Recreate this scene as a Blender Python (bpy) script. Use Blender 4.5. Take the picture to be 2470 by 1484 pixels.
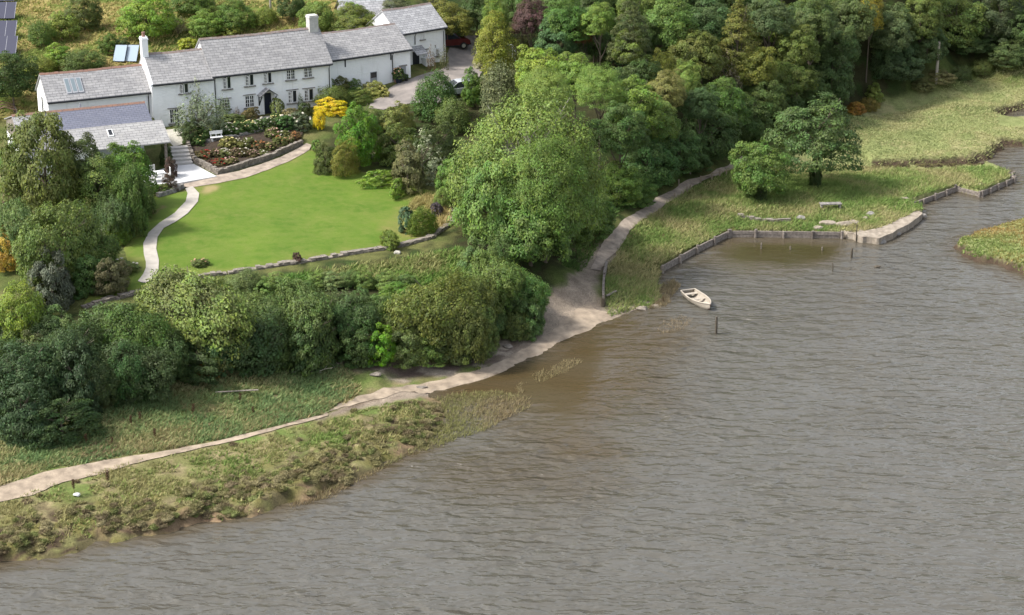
import bpy, bmesh, math, random
import numpy as np
from mathutils import Matrix, Vector
from mathutils.geometry import delaunay_2d_cdt
for o in list(bpy.data.objects): bpy.data.objects.remove(o)
S = bpy.context.scene
R = math.radians
random.seed(7); RNG = np.random.default_rng(7)

# ---------------------------------------------------------------- camera, sky, sun, exposure
CAM_H = 51.0; PITCH = R(20); FPX = 4810.0; CX = 1235.0; CY = 742.0      # focal length in units of a 2470 px wide picture
cam = bpy.data.cameras.new('camera'); cam_o = bpy.data.objects.new('camera', cam); S.collection.objects.link(cam_o)
cam_o.location = (0, 0, CAM_H); cam_o.rotation_euler = (math.pi/2 - PITCH, 0, 0)
cam.sensor_width = 36; cam.lens = 36*FPX/2470; cam.clip_end = 6000; cam.clip_start = 1
S.camera = cam_o
SUN_EL = R(50); SUN_DIR = Vector((-0.985, -0.17, 0)).normalized()*math.cos(SUN_EL) + Vector((0, 0, math.sin(SUN_EL)))
W = bpy.data.worlds.new('World'); S.world = W; W.use_nodes = True
wn = W.node_tree.nodes; wl = W.node_tree.links; wn.clear()
sky = wn.new('ShaderNodeTexSky'); sky.sky_type = 'NISHITA'; sky.sun_disc = False
sky.sun_elevation = SUN_EL; sky.sun_rotation = math.atan2(SUN_DIR.x, SUN_DIR.y)
sky.air_density = 1.0; sky.dust_density = 3.0; sky.ozone_density = 1.0
hs = wn.new('ShaderNodeHueSaturation'); hs.inputs['Saturation'].default_value = 0.42
bg = wn.new('ShaderNodeBackground'); bg.inputs['Strength'].default_value = 0.15
wo = wn.new('ShaderNodeOutputWorld')
wl.new(sky.outputs[0], hs.inputs['Color']); wl.new(hs.outputs[0], bg.inputs['Color']); wl.new(bg.outputs[0], wo.inputs['Surface'])
sun = bpy.data.lights.new('sun', 'SUN'); sun.energy = 2.5; sun.angle = R(9); sun.color = (1, .955, .88)
sun_o = bpy.data.objects.new('sun', sun); S.collection.objects.link(sun_o)
sun_o.rotation_euler = SUN_DIR.to_track_quat('Z', 'Y').to_euler()
S.view_settings.view_transform = 'Standard'; S.view_settings.look = 'None'
S.view_settings.exposure = 1.02; S.view_settings.gamma = 1

# ---------------------------------------------------------------- helpers: naming
COL = S.collection
def tag(o, label=None, cat=None, group=None, kind=None):
    if label: o['label'] = label
    if cat: o['category'] = cat
    if group: o['group'] = group
    if kind: o['kind'] = kind
    return o
def empty(name, loc, rz=0, label=None, cat=None, group=None):
    o = bpy.data.objects.new(name, None); COL.objects.link(o)
    o.location = loc; o.rotation_euler = (0, 0, rz); o.empty_display_size = .3
    return tag(o, label, cat, group)
def copy_tree(o, parent=None):
    c = o.copy(); COL.objects.link(c); c.parent = parent
    for ch in list(o.children): copy_tree(ch, c)
    return c

# ---------------------------------------------------------------- helpers: picture <-> place (measuring the photo)
FW = np.array([0, math.cos(PITCH), -math.sin(PITCH)]); UP = np.array([0, math.sin(PITCH), math.cos(PITCH)]); RT = np.array([1., 0, 0])
EYE = np.array([0, 0, CAM_H])
def ray(u, v): return RT*(u-CX)/FPX - UP*(v-CY)/FPX + FW
def at(u, v, z):
    d = ray(u, v); return EYE + d*((z-CAM_H)/d[2])
def scale_at(p): return FPX/float((np.array(p)-EYE) @ FW)           # picture px per metre there
def on(u, v, h=0.0):                                                 # where the sight line meets the ground raised by h
    d = ray(u, v); t = np.linspace(88, 420, 700)
    P = EYE + t[:, None]*d
    g = P[:, 2] - h - hfun(P[:, 0], P[:, 1])
    i = int(np.argmax(g <= 0))
    if g[i] > 0: i = len(t)-1
    if i == 0: return EYE + t[0]*d - [0, 0, h]
    f = g[i-1]/(g[i-1]-g[i]+1e-9); tt = t[i-1] + f*(t[i]-t[i-1])
    p = EYE + tt*d; p[2] -= h; return p
def onplane(u, v, P0, n):
    d = ray(u, v); t = ((np.array(P0)-EYE) @ n)/(d @ n); return EYE + d*t

# ---------------------------------------------------------------- helpers: noise
def _h(ix, iy, s):
    n = (ix*374761393 + iy*668265263 + s*1274126177) & 0xffffffff
    n = ((n ^ (n >> 13))*1274126177) & 0xffffffff
    return ((n ^ (n >> 16)) & 0xffff)/65535.0
def vn(x, y, s=0):
    x = np.asarray(x, float); y = np.asarray(y, float)
    ix = np.floor(x).astype(np.int64); iy = np.floor(y).astype(np.int64); fx = x-ix; fy = y-iy
    fx = fx*fx*(3-2*fx); fy = fy*fy*(3-2*fy)
    a = _h(ix, iy, s); b = _h(ix+1, iy, s); c = _h(ix, iy+1, s); d = _h(ix+1, iy+1, s)
    return (a*(1-fx)+b*fx)*(1-fy) + (c*(1-fx)+d*fx)*fy
def fbm(x, y, s=0, o=4):
    r = 0; a = .5
    for i in range(o): r = r + a*vn(x*2**i + i*17.3, y*2**i - i*9.1, s+i); a *= .5
    return r/(1-.5**o)
def sst(x, a, b):
    t = np.clip((x-a)/(b-a), 0, 1); return t*t*(3-2*t)
def inside(px, py, poly):
    px = np.asarray(px); py = np.asarray(py); r = np.zeros(px.shape, bool); n = len(poly)
    for i in range(n):
        x1, y1 = poly[i][:2]; x2, y2 = poly[(i+1) % n][:2]
        if y1 == y2: continue
        c = (y1 > py) != (y2 > py)
        r ^= c & (px < (x2-x1)*(py-y1)/(y2-y1) + x1)
    return r
def segdist(px, py, a, b):
    dx, dy = b[0]-a[0], b[1]-a[1]; L = dx*dx+dy*dy+1e-12
    t = np.clip(((px-a[0])*dx + (py-a[1])*dy)/L, 0, 1)
    return np.hypot(px-a[0]-t*dx, py-a[1]-t*dy)
def polydist(px, py, poly, closed=True):                             # signed: positive inside
    d = np.full(np.shape(px), 1e9); n = len(poly)
    for i in range(n if closed else n-1): d = np.minimum(d, segdist(px, py, poly[i], poly[(i+1) % n]))
    return np.where(inside(px, py, poly), d, -d) if closed else d

# ---------------------------------------------------------------- the lie of the land
BEACH, MUD, BANK, TIMBER = .13, .35, 1.3, 30.
SHORE = [(-420,1475,BANK),(-100,1385,BANK),(0,1358,BANK),(60,1350,MUD),(130,1345,MUD),(190,1325,MUD),(240,1310,BANK),(330,1295,BANK),(390,1283,BANK),
 (440,1275,BANK),(500,1263,MUD),(560,1250,MUD),(600,1243,BANK),(660,1226,BANK),(720,1208,BANK),(760,1195,BANK),(800,1178,MUD),(860,1158,MUD),(900,1138,MUD),
 (950,1108,MUD),(990,1088,MUD),(1040,1060,MUD),(1075,1030,MUD),(1080,1000,MUD),(1060,975,MUD),(1035,958,BEACH),(1040,945,BEACH),(1100,930,BEACH),(1160,915,BEACH),
 (1220,892,BEACH),(1270,866,BEACH),(1310,850,BEACH),(1332,828,BEACH),(1380,809,BEACH),(1420,795,BEACH),(1450,778,BEACH),(1478,768,BEACH),(1500,762,MUD),
 (1530,752,MUD),(1555,745,MUD),(1580,735,MUD),(1590,715,MUD),(1580,690,MUD),(1583,668,MUD),(1593,656,TIMBER),(1675,609,TIMBER),(1757,570,TIMBER),(1890,572,TIMBER),(2040,574,TIMBER),
 (2110,582,TIMBER),(2130,578,TIMBER),(2175,550,TIMBER),(2225,522,TIMBER),(2222,508,TIMBER),(2194,500,TIMBER),(2250,480,TIMBER),(2305,460,TIMBER),(2365,474,TIMBER),(2442,440,BANK),
 (2440,425,BANK),(2415,412,BANK),(2380,404,MUD),(2300,402,MUD),(2120,407,MUD),(2105,402,BANK),(2250,401,BANK),(2350,396,BANK),(2395,378,BANK),(2425,352,BANK),(2470,352,MUD),(2700,360,MUD)]
HOLES = [[(2480,262),(2430,272),(2405,285),(2400,292),(2420,296),(2470,296),(2600,300),(2600,262)]]
ISLET = [(2308,597),(2318,612),(2335,622),(2362,634),(2395,634),(2420,640),(2440,652),(2470,668),(2620,760),(2900,700),(2800,560),(2600,530),(2470,540),(2420,549),(2370,564),(2330,578)]
SH = [(*at(u, v, 0)[:2], k) for u, v, k in SHORE]
LAND = SH + [(400, 180, BANK), (500, 900, BANK), (-500, 900, BANK), (-500, 60, BANK)]
HL = [[(*at(u, v, 0)[:2], BANK) for u, v in h] for h in HOLES]
IS = [(*at(u, v, 0)[:2], BANK) for u, v in ISLET]
CTRL = [(-300,1330,.7),(0,1280,.62),(100,1260,.6),(400,1190,.62),(300,1235,.6),(620,1150,.6),(800,1085,.55),(1000,1020,.4),(560,1200,.5),(150,1290,.5),
 (0,1195,.85),(300,1115,.8),(600,1047,.65),(900,955,.45),(1100,915,.38),(1250,860,.4),(1400,760,.5),(1360,740,.75),
 (100,1090,1.1),(500,1000,1.0),(780,930,.95),(0,1040,1.6),(300,950,1.9),(600,890,1.8),(850,872,1.35),(1000,885,1.0),(1150,868,.95),(1280,760,1.3),(1330,700,1.5),
 (0,900,2.6),(0,700,3.6),(200,740,3.6),(350,705,3.7),(600,660,3.9),(850,618,4.05),(1030,588,4.0),(1100,520,4.1),(345,683,3.9),(650,635,4.15),(700,520,4.45),(900,560,4.2),(740,372,5.0),(450,455,4.85),
 (1000,480,4.4),(600,430,4.9),(850,420,4.7),(350,500,4.6),(100,560,4.2),(0,450,4.6),(200,420,4.9),(440,438,4.95),(470,398,5.0),(400,415,5.0),(530,430,4.97),
 (425,330,6.05),(400,320,6.05),(500,330,6.0),(620,315,5.95),(730,300,6.0),(560,385,5.25),(650,360,5.3),(700,345,5.3),
 (648,276,6.2),(520,285,6.15),(760,260,6.3),(800,235,6.5),(900,213,6.9),(992,190,7.35),(1060,170,7.4),(1100,130,7.6),(1150,90,7.9),(1030,230,6.9),(920,250,6.5),(840,290,5.9),
 (900,330,5.3),(950,400,4.9),(1050,330,5.4),(1150,180,7.2),(1120,270,5.9),(100,330,5.6),(30,350,5.5),(0,290,6.2),
 (60,200,8.2),(250,140,9.3),(400,110,9.6),(150,60,9.9),(600,40,11),(850,35,11.3),(20,20,10.3),(350,20,10.8),(1000,10,11.6),(1150,40,9.),(-200,200,9),(-200,600,4),(-200,1000,1.8),
 (1350,640,2.2),(1250,690,2.3),(1250,560,3.4),(1400,660,1.0),(1455,610,1.05),(1480,580,1.15),(1560,505,1.25),(1620,460,1.3),(1690,430,1.35),(1760,402,1.4),(1800,380,1.5),
 (1560,470,1.8),(1640,420,2.0),(1720,390,2.1),(1880,300,2.2),(2030,265,1.8),(2200,205,1.9),(2330,170,2.0),(2470,140,2.1),(1400,450,4.2),(1600,320,4.6),(1800,230,4.4),(2000,180,4.),(2300,120,4.),
 (1250,330,5.5),(1300,200,7.),(1500,200,7),(1700,130,7.5),(1500,60,10),(1900,60,9),(2200,50,8),(2450,40,7),(2800,60,6),
 (1500,690,.62),(1560,640,.7),(1620,600,.75),(1500,720,.5),(1700,520,1.1),(1760,480,1.25),(1830,478,1.35),(1965,447,1.2),(1700,565,.62),(1800,545,.65),(2000,550,.62),(2000,490,1.05),(2100,540,.6),(2180,515,.55),
 (2120,460,.85),(2250,440,.7),(2380,430,.6),(2250,410,.6),(2130,415,.7),(2200,350,.95),(2330,360,.85),(2400,340,.75),(2100,300,1.4),(2300,250,1.4),(2450,210,1.3),(2440,320,.7),(2600,200,1.2),
 (2400,600,.55),(2450,570,.7),(2600,640,.8),(1560,720,.35)]
_cp = np.array([[*at(u, v, z)[:2], z] for u, v, z in CTRL] +
 [[-300,300,18],[-300,500,40],[0,330,22],[0,500,45],[300,400,20],[400,600,45],[-300,150,6],[150,250,3],[60,280,9],[-60,250,13],[-30,270,15],[30,300,15],[200,300,6],[-120,110,1],[-70,130,2.6],[-80,175,6]])
_n = len(_cp); _sc = 40.0
def _U(r2): return np.where(r2 > 1e-12, .5*r2*np.log(r2+1e-12), 0)
_X = _cp[:, :2]/_sc
_K = _U(((_X[:, None]-_X[None])**2).sum(-1)) + np.eye(_n)*.0004
_P = np.c_[np.ones(_n), _X]
_A = np.zeros((_n+3, _n+3)); _A[:_n, :_n] = _K; _A[:_n, _n:] = _P; _A[_n:, :_n] = _P.T
_w = np.linalg.solve(_A, np.r_[_cp[:, 2], 0, 0, 0])
def tps(x, y):
    q = np.c_[x.ravel(), y.ravel()]/_sc; out = np.empty(len(q))
    for i in range(0, len(q), 40000):
        c = q[i:i+40000]
        r2 = ((c[:, None]-_X[None])**2).sum(-1)
        out[i:i+40000] = _U(r2) @ _w[:_n] + _w[_n] + c @ _w[_n+1:]
    return out.reshape(x.shape)
def wp(l, z=0): return [tuple(at(u, v, z)[:2]) for u, v in l]
HUM = wp([(-300,1260),(0,1230),(150,1185),(300,1160),(450,1110),(560,1080),(700,1040),(800,1010),(900,985),(1030,965),(1100,985),(1090,1040),(960,1110),(800,1195),(600,1260),(400,1300),(0,1380),(-300,1440)], .3)
def shore(x, y):
    """signed distance to the water's edge (inside positive) and the steepness of the nearest edge"""
    d = np.full(x.shape, 1e9); k = np.ones(x.shape)
    for P in [LAND, IS] + HL:
        for i in range(len(P)):
            s = segdist(x, y, P[i], P[(i+1) % len(P)]); m = s < d
            d = np.where(m, s, d); k = np.where(m, P[i][2], k)
    ins = inside(x, y, LAND)
    for h in HL: ins &= ~inside(x, y, h)
    ins |= inside(x, y, IS)
    return np.where(ins, d, -d), k
def hfun(x, y, full=False):
    x = np.asarray(x, float); y = np.asarray(y, float); sh = x.shape; x = x.ravel(); y = y.ravel()
    d, k = shore(x, y)
    wob = (fbm(x*.9, y*.9, 3, 3)-.5)*np.where(k < 20, 1.1, 0)*np.where(k < .2, .5, 1)
    d = d + wob
    z = np.clip(tps(x, y), .22, 80)
    hm = np.clip(polydist(x, y, HUM)/1.2, 0, 1)
    n1 = vn(x*1.5+.4*y, y*1.0-.3*x, 11); n2 = vn(x*3.0, y*2.4, 12)
    near = sst(-d, -7, -1.0)                                          # strongest towards the water
    hum = hm*((np.abs(n1-.5)*2)**.6*.42*(.3+.7*near) + (n2-.5)*(.1+.16*near) - .12)
    z = z + hum + (fbm(x*.5, y*.5, 5, 3)-.5)*.12*np.where(z < 2.2, 1, .3)
    edge = np.clip(d, 0, 3)*k + np.clip(d-3, 0, 60)*1.1 + np.where(k > 20, 0, .04)
    land = np.where(edge < z, edge, z)
    m = np.clip((edge - z)/.25, -1, 1); land = land - .06*(1-m*m)*(np.abs(edge-z) < .25)
    zz = np.where(d > 0, land, np.maximum(-1.4, .14*d - .03 - np.where(k > 20, .5, 0)))
    if full: return zz.reshape(sh), d.reshape(sh), k.reshape(sh), n1.reshape(sh), hm.reshape(sh)
    return zz.reshape(sh)

# ---------------------------------------------------------------- materials
MATS = {}
def newmat(name):
    m = bpy.data.materials.new(name); m.use_nodes = True; nt = m.node_tree; nt.nodes.clear()
    out = nt.nodes.new('ShaderNodeOutputMaterial'); b = nt.nodes.new('ShaderNodeBsdfPrincipled'); nt.links.new(b.outputs[0], out.inputs[0])
    MATS[name] = m; return m, nt, b, out
def N(nt, t, **k):
    n = nt.nodes.new(t)
    for a, v in k.items():
        if a in n.inputs.keys(): n.inputs[a].default_value = v
        else: setattr(n, a, v)
    return n
def L(nt, a, b): nt.links.new(a, b)
def mixc(nt, fac, a, b, bt='MIX'):
    n = nt.nodes.new('ShaderNodeMix'); n.data_type = 'RGBA'; n.blend_type = bt; n.clamp_factor = True
    for s, v in ((n.inputs[0], fac), (n.inputs[6], a), (n.inputs[7], b)):
        if hasattr(v, 'is_linked'): nt.links.new(v, s)
        else: s.default_value = v if not isinstance(v, tuple) else (*v[:3], 1)
    return n.outputs[2]
def mth(nt, op, a, b=0.0, clamp=False):
    n = nt.nodes.new('ShaderNodeMath'); n.operation = op; n.use_clamp = clamp
    for s, v in ((n.inputs[0], a), (n.inputs[1], b)):
        if hasattr(v, 'is_linked'): nt.links.new(v, s)
        else: s.default_value = v
    return n.outputs[0]
def remap(nt, v, a, b, c=0, d=1):
    n = nt.nodes.new('ShaderNodeMapRange'); nt.links.new(v, n.inputs[0])
    for i, q in enumerate((a, b, c, d)): n.inputs[1+i].default_value = q
    return n.outputs[0]
def noise(nt, scale, detail=4, vec=None, rough=.55, dist=0):
    n = N(nt, 'ShaderNodeTexNoise', Scale=scale, Detail=detail, Roughness=rough, Distortion=dist)
    if vec is None: vec = N(nt, 'ShaderNodeTexCoord').outputs['Object']
    L(nt, vec, n.inputs['Vector']); return n
def plain(name, col, rough=.8, var=.25, scale=3., bump=.0, metal=0, spec=.3, col2=None):
    m, nt, b, o = newmat(name)
    n = noise(nt, scale, 5)
    f = remap(nt, n.outputs[0], .3, .7)
    c2 = col2 or tuple(c*(1-var) for c in col); c1 = tuple(min(1, c*(1+var*.6)) for c in col)
    L(nt, mixc(nt, f, c2, c1), b.inputs['Base Color'])
    b.inputs['Roughness'].default_value = rough; b.inputs['Metallic'].default_value = metal; b.inputs['Specular IOR Level'].default_value = spec
    if bump:
        bp = N(nt, 'ShaderNodeBump', Strength=bump, Distance=.05); n2 = noise(nt, scale*6, 5)
        L(nt, n2.outputs[0], bp.inputs['Height']); L(nt, bp.outputs[0], b.inputs['Normal'])
    return m
def m_ground():
    m, nt, b, o = newmat('ground')
    a = N(nt, 'ShaderNodeAttribute', attribute_name='Col').outputs['Color']
    n1 = noise(nt, 1.1, 6); n2 = noise(nt, 9, 5, rough=.7)
    f = remap(nt, n2.outputs[0], .3, .7, .62, 1.32); g = remap(nt, n1.outputs[0], .3, .7, .8, 1.2)
    v = mth(nt, 'MULTIPLY', f, g)
    L(nt, mixc(nt, 1.0, a, N(nt, 'ShaderNodeCombineColor').outputs[0], 'MULTIPLY'), b.inputs['Base Color'])
    cc = [x for x in nt.nodes if x.type == 'COMBINE_COLOR'][0]
    for i in range(3): L(nt, v, cc.inputs[i])
    b.inputs['Roughness'].default_value = .95; b.inputs['Specular IOR Level'].default_value = .1
    bp = N(nt, 'ShaderNodeBump', Strength=.7, Distance=.12); L(nt, n2.outputs[0], bp.inputs['Height']); L(nt, bp.outputs[0], b.inputs['Normal'])
m_ground()
def m_lawn():
    m, nt, b, o = newmat('lawn_grass')
    n1 = noise(nt, .22, 4); n2 = noise(nt, 1.3, 5, rough=.65); n3 = noise(nt, 14, 4, rough=.7)
    c = mixc(nt, remap(nt, n1.outputs[0], .35, .65), (.082, .15, .016), (.122, .19, .024))
    n4 = noise(nt, .55, 6, rough=.7); c = mixc(nt, remap(nt, n4.outputs[0], .52, .66, 0, .5), c, (.185, .205, .05)); c = mixc(nt, remap(nt, n4.outputs[0], .48, .36, 0, .45), c, (.08, .15, .015)); c = mixc(nt, remap(nt, n2.outputs[0], .42, .75, 0, .6), c, (.165, .19, .045))
    c = mixc(nt, remap(nt, n2.outputs[0], .45, .25, 0, .35), c, (.06, .115, .014))
    c = mixc(nt, remap(nt, n3.outputs[0], .25, .75, 0, .34), c, (.045, .085, .012))
    a = N(nt, 'ShaderNodeAttribute', attribute_name='Col'); c = mixc(nt, a.outputs['Alpha'], c, a.outputs['Color'])
    L(nt, c, b.inputs['Base Color']); b.inputs['Roughness'].default_value = .9; b.inputs['Specular IOR Level'].default_value = .15
    bp = N(nt, 'ShaderNodeBump', Strength=.6, Distance=.08); L(nt, n3.outputs[0], bp.inputs['Height']); L(nt, bp.outputs[0], b.inputs['Normal'])
m_lawn()
plain('concrete_path', (.40, .37, .325), .9, .16, 1.6, .25)
plain('paving', (.52, .52, .52), .75, .08, 1.2, .05)
plain('earth_path', (.36, .30, .24), .95, .22, 1.4, .8, col2=(.19, .155, .125))
plain('sand', (.37, .30, .225), .95, .16, 1.3, .9, col2=(.20, .16, .12))
plain('road', (.25, .22, .2), .95, .2, .8, .4, col2=(.16, .145, .135))
plain('gravel', (.44, .42, .36), .95, .2, 4, .5)
plain('soil', (.05, .036, .025), .95, .3, 3, .6)
plain('steps_stone', (.40, .385, .36), .85, .18, 3, .3)
def m_foliage():
    m, nt, b, o = newmat('foliage')
    oc = N(nt, 'ShaderNodeObjectInfo').outputs['Color']; t = N(nt, 'ShaderNodeAttribute', attribute_name='tint')
    sp = N(nt, 'ShaderNodeSeparateColor'); L(nt, t.outputs['Color'], sp.inputs[0])
    hsv = N(nt, 'ShaderNodeHueSaturation'); L(nt, oc, hsv.inputs['Color'])
    L(nt, remap(nt, sp.outputs[0], 0, 1, .475, .525), hsv.inputs['Hue']); L(nt, remap(nt, sp.outputs[1], 0, 1, .5, 1.5), hsv.inputs['Value'])
    L(nt, remap(nt, sp.outputs[2], 0, 1, .9, 1.14), hsv.inputs['Saturation'])
    L(nt, hsv.outputs[0], b.inputs['Base Color']); b.inputs['Roughness'].default_value = .55; b.inputs['Specular IOR Level'].default_value = .22
    tr = N(nt, 'ShaderNodeBsdfTranslucent'); L(nt, mixc(nt, .45, hsv.outputs[0], (.16, .22, .02)), tr.inputs[0])
    ms = N(nt, 'ShaderNodeMixShader'); ms.inputs[0].default_value = .2
    L(nt, b.outputs[0], ms.inputs[1]); L(nt, tr.outputs[0], ms.inputs[2]); L(nt, ms.outputs[0], o.inputs[0])
m_foliage()
def m_blade(name):
    m, nt, b, o = newmat(name)
    a = N(nt, 'ShaderNodeAttribute', attribute_name='Col').outputs['Color']
    L(nt, a, b.inputs['Base Color']); b.inputs['Roughness'].default_value = .8; b.inputs['Specular IOR Level'].default_value = .15
    tr = N(nt, 'ShaderNodeBsdfTranslucent'); L(nt, a, tr.inputs[0]); ms = N(nt, 'ShaderNodeMixShader'); ms.inputs[0].default_value = .3
    L(nt, b.outputs[0], ms.inputs[1]); L(nt, tr.outputs[0], ms.inputs[2]); L(nt, ms.outputs[0], o.inputs[0])
m_blade('grass_blades')
plain('bark', (.13, .105, .08), .95, .35, 8, .6)
plain('pale_bark', (.30, .28, .23), .95, .3, 8, .5)
plain('dead_wood', (.36, .32, .27), .95, .25, 6, .5)
def m_oc(name, rough=.7, spec=.3):                                    # colour carried by the object
    m, nt, b, o = newmat(name); c = N(nt, 'ShaderNodeObjectInfo').outputs['Color']; n = noise(nt, 7, 4)
    L(nt, mixc(nt, remap(nt, n.outputs[0], .3, .7, 0, .35), c, (.1, .09, .08), 'MULTIPLY'), b.inputs['Base Color'])
    b.inputs['Roughness'].default_value = rough; b.inputs['Specular IOR Level'].default_value = spec
m_oc('petals', .6, .1); m_oc('car_paint', .25, .5); m_oc('painted', .55)
def m_water():
    m, nt, b, o = newmat('water')
    a = N(nt, 'ShaderNodeAttribute', attribute_name='wat'); s = N(nt, 'ShaderNodeSeparateColor'); L(nt, a.outputs['Color'], s.inputs[0])
    dep, calm, weed_reflection = s.outputs
    co = N(nt, 'ShaderNodeTexCoord').outputs['Object']
    def mapv(rz, sx, sy):
        p = N(nt, 'ShaderNodeMapping'); L(nt, co, p.inputs[0]); p.inputs['Rotation'].default_value = (0, 0, R(rz)); p.inputs['Scale'].default_value = (sx, sy, 1); return p.outputs[0]
    w1 = noise(nt, 1.0, 1.5, mapv(22, .5, 1.1), .4, .5); w2 = noise(nt, 1.0, 1.5, mapv(10, 1.2, 2.6), .6, .5); w3 = noise(nt, 5, 3, mapv(30, .7, 1.2), .6)
    big = noise(nt, .035, 3, mapv(15, 1, 2.2)); mid = noise(nt, .13, 3, mapv(20, 1, 2.))
    h = mth(nt, 'ADD', mth(nt, 'MULTIPLY', w1.outputs[0], 1.0), mth(nt, 'ADD', mth(nt, 'MULTIPLY', w2.outputs[0], .42), mth(nt, 'MULTIPLY', w3.outputs[0], .06)))
    amp = mth(nt, 'MULTIPLY', remap(nt, mid.outputs[0], .3, .7, .45, 1.2), remap(nt, calm, 0, 1, 1, .05)); amp = mth(nt, 'MULTIPLY', amp, remap(nt, a.outputs['Alpha'], 0, 1, .85, 1.45))
    bp = N(nt, 'ShaderNodeBump', Distance=.46); L(nt, amp, bp.inputs['Strength']); L(nt, h, bp.inputs['Height']); L(nt, bp.outputs[0], b.inputs['Normal'])
    c = mixc(nt, dep, (.060, .038, .011), (.088, .083, .070))
    c = mixc(nt, remap(nt, big.outputs[0], .35, .65, 0, .5), c, (.095, .089, .074))
    c = mixc(nt, mth(nt, 'MULTIPLY', weed_reflection, remap(nt, mid.outputs[0], .4, .6, .5, 1)), c, (.05, .043, .018))  # weed tint deepened to paint dark tree reflections into the water colour
    L(nt, c, b.inputs['Base Color']); b.inputs['Roughness'].default_value = .13; b.inputs['IOR'].default_value = 1.4; b.inputs['Specular IOR Level'].default_value = .5
m_water()

# ---------------------------------------------------------------- mesh builders
def link_mesh(name, me, mat=None, parent=None):
    if mat: me.materials.append(MATS[mat])
    o = bpy.data.objects.new(name, me); COL.objects.link(o); o.parent = parent; return o
def np_mesh(name, V, Fq, smooth=True):
    me = bpy.data.meshes.new(name); V = np.asarray(V, np.float32); Fq = np.asarray(Fq, np.int32); k = Fq.shape[1]
    me.vertices.add(len(V)); me.vertices.foreach_set('co', V.ravel())
    me.loops.add(Fq.size); me.loops.foreach_set('vertex_index', Fq.ravel())
    me.polygons.add(len(Fq)); me.polygons.foreach_set('loop_start', np.arange(0, Fq.size, k, dtype=np.int32))
    if smooth: me.polygons.foreach_set('use_smooth', np.ones(len(Fq), bool))
    me.update(calc_edges=True); return me
def vcol(me, name, C):
    a = me.attributes.new(name, 'FLOAT_COLOR', 'POINT'); C = np.asarray(C, np.float32)
    if C.shape[1] == 3: C = np.c_[C, np.ones(len(C), np.float32)]
    a.data.foreach_set('color', C.ravel())
def axis(a, b, st, outer):
    m = np.arange(a, b+1e-6, st); return np.r_[[a-x for x in outer[::-1]], m, [b+x for x in outer]]
def grid(xs, ys):
    X, Y = np.meshgrid(xs, ys); nx = len(xs); ny = len(ys)
    i = (np.arange(ny-1)[:, None]*nx + np.arange(nx-1)).ravel()
    return X, Y, np.c_[i, i+1, i+nx+1, i+nx]
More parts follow.
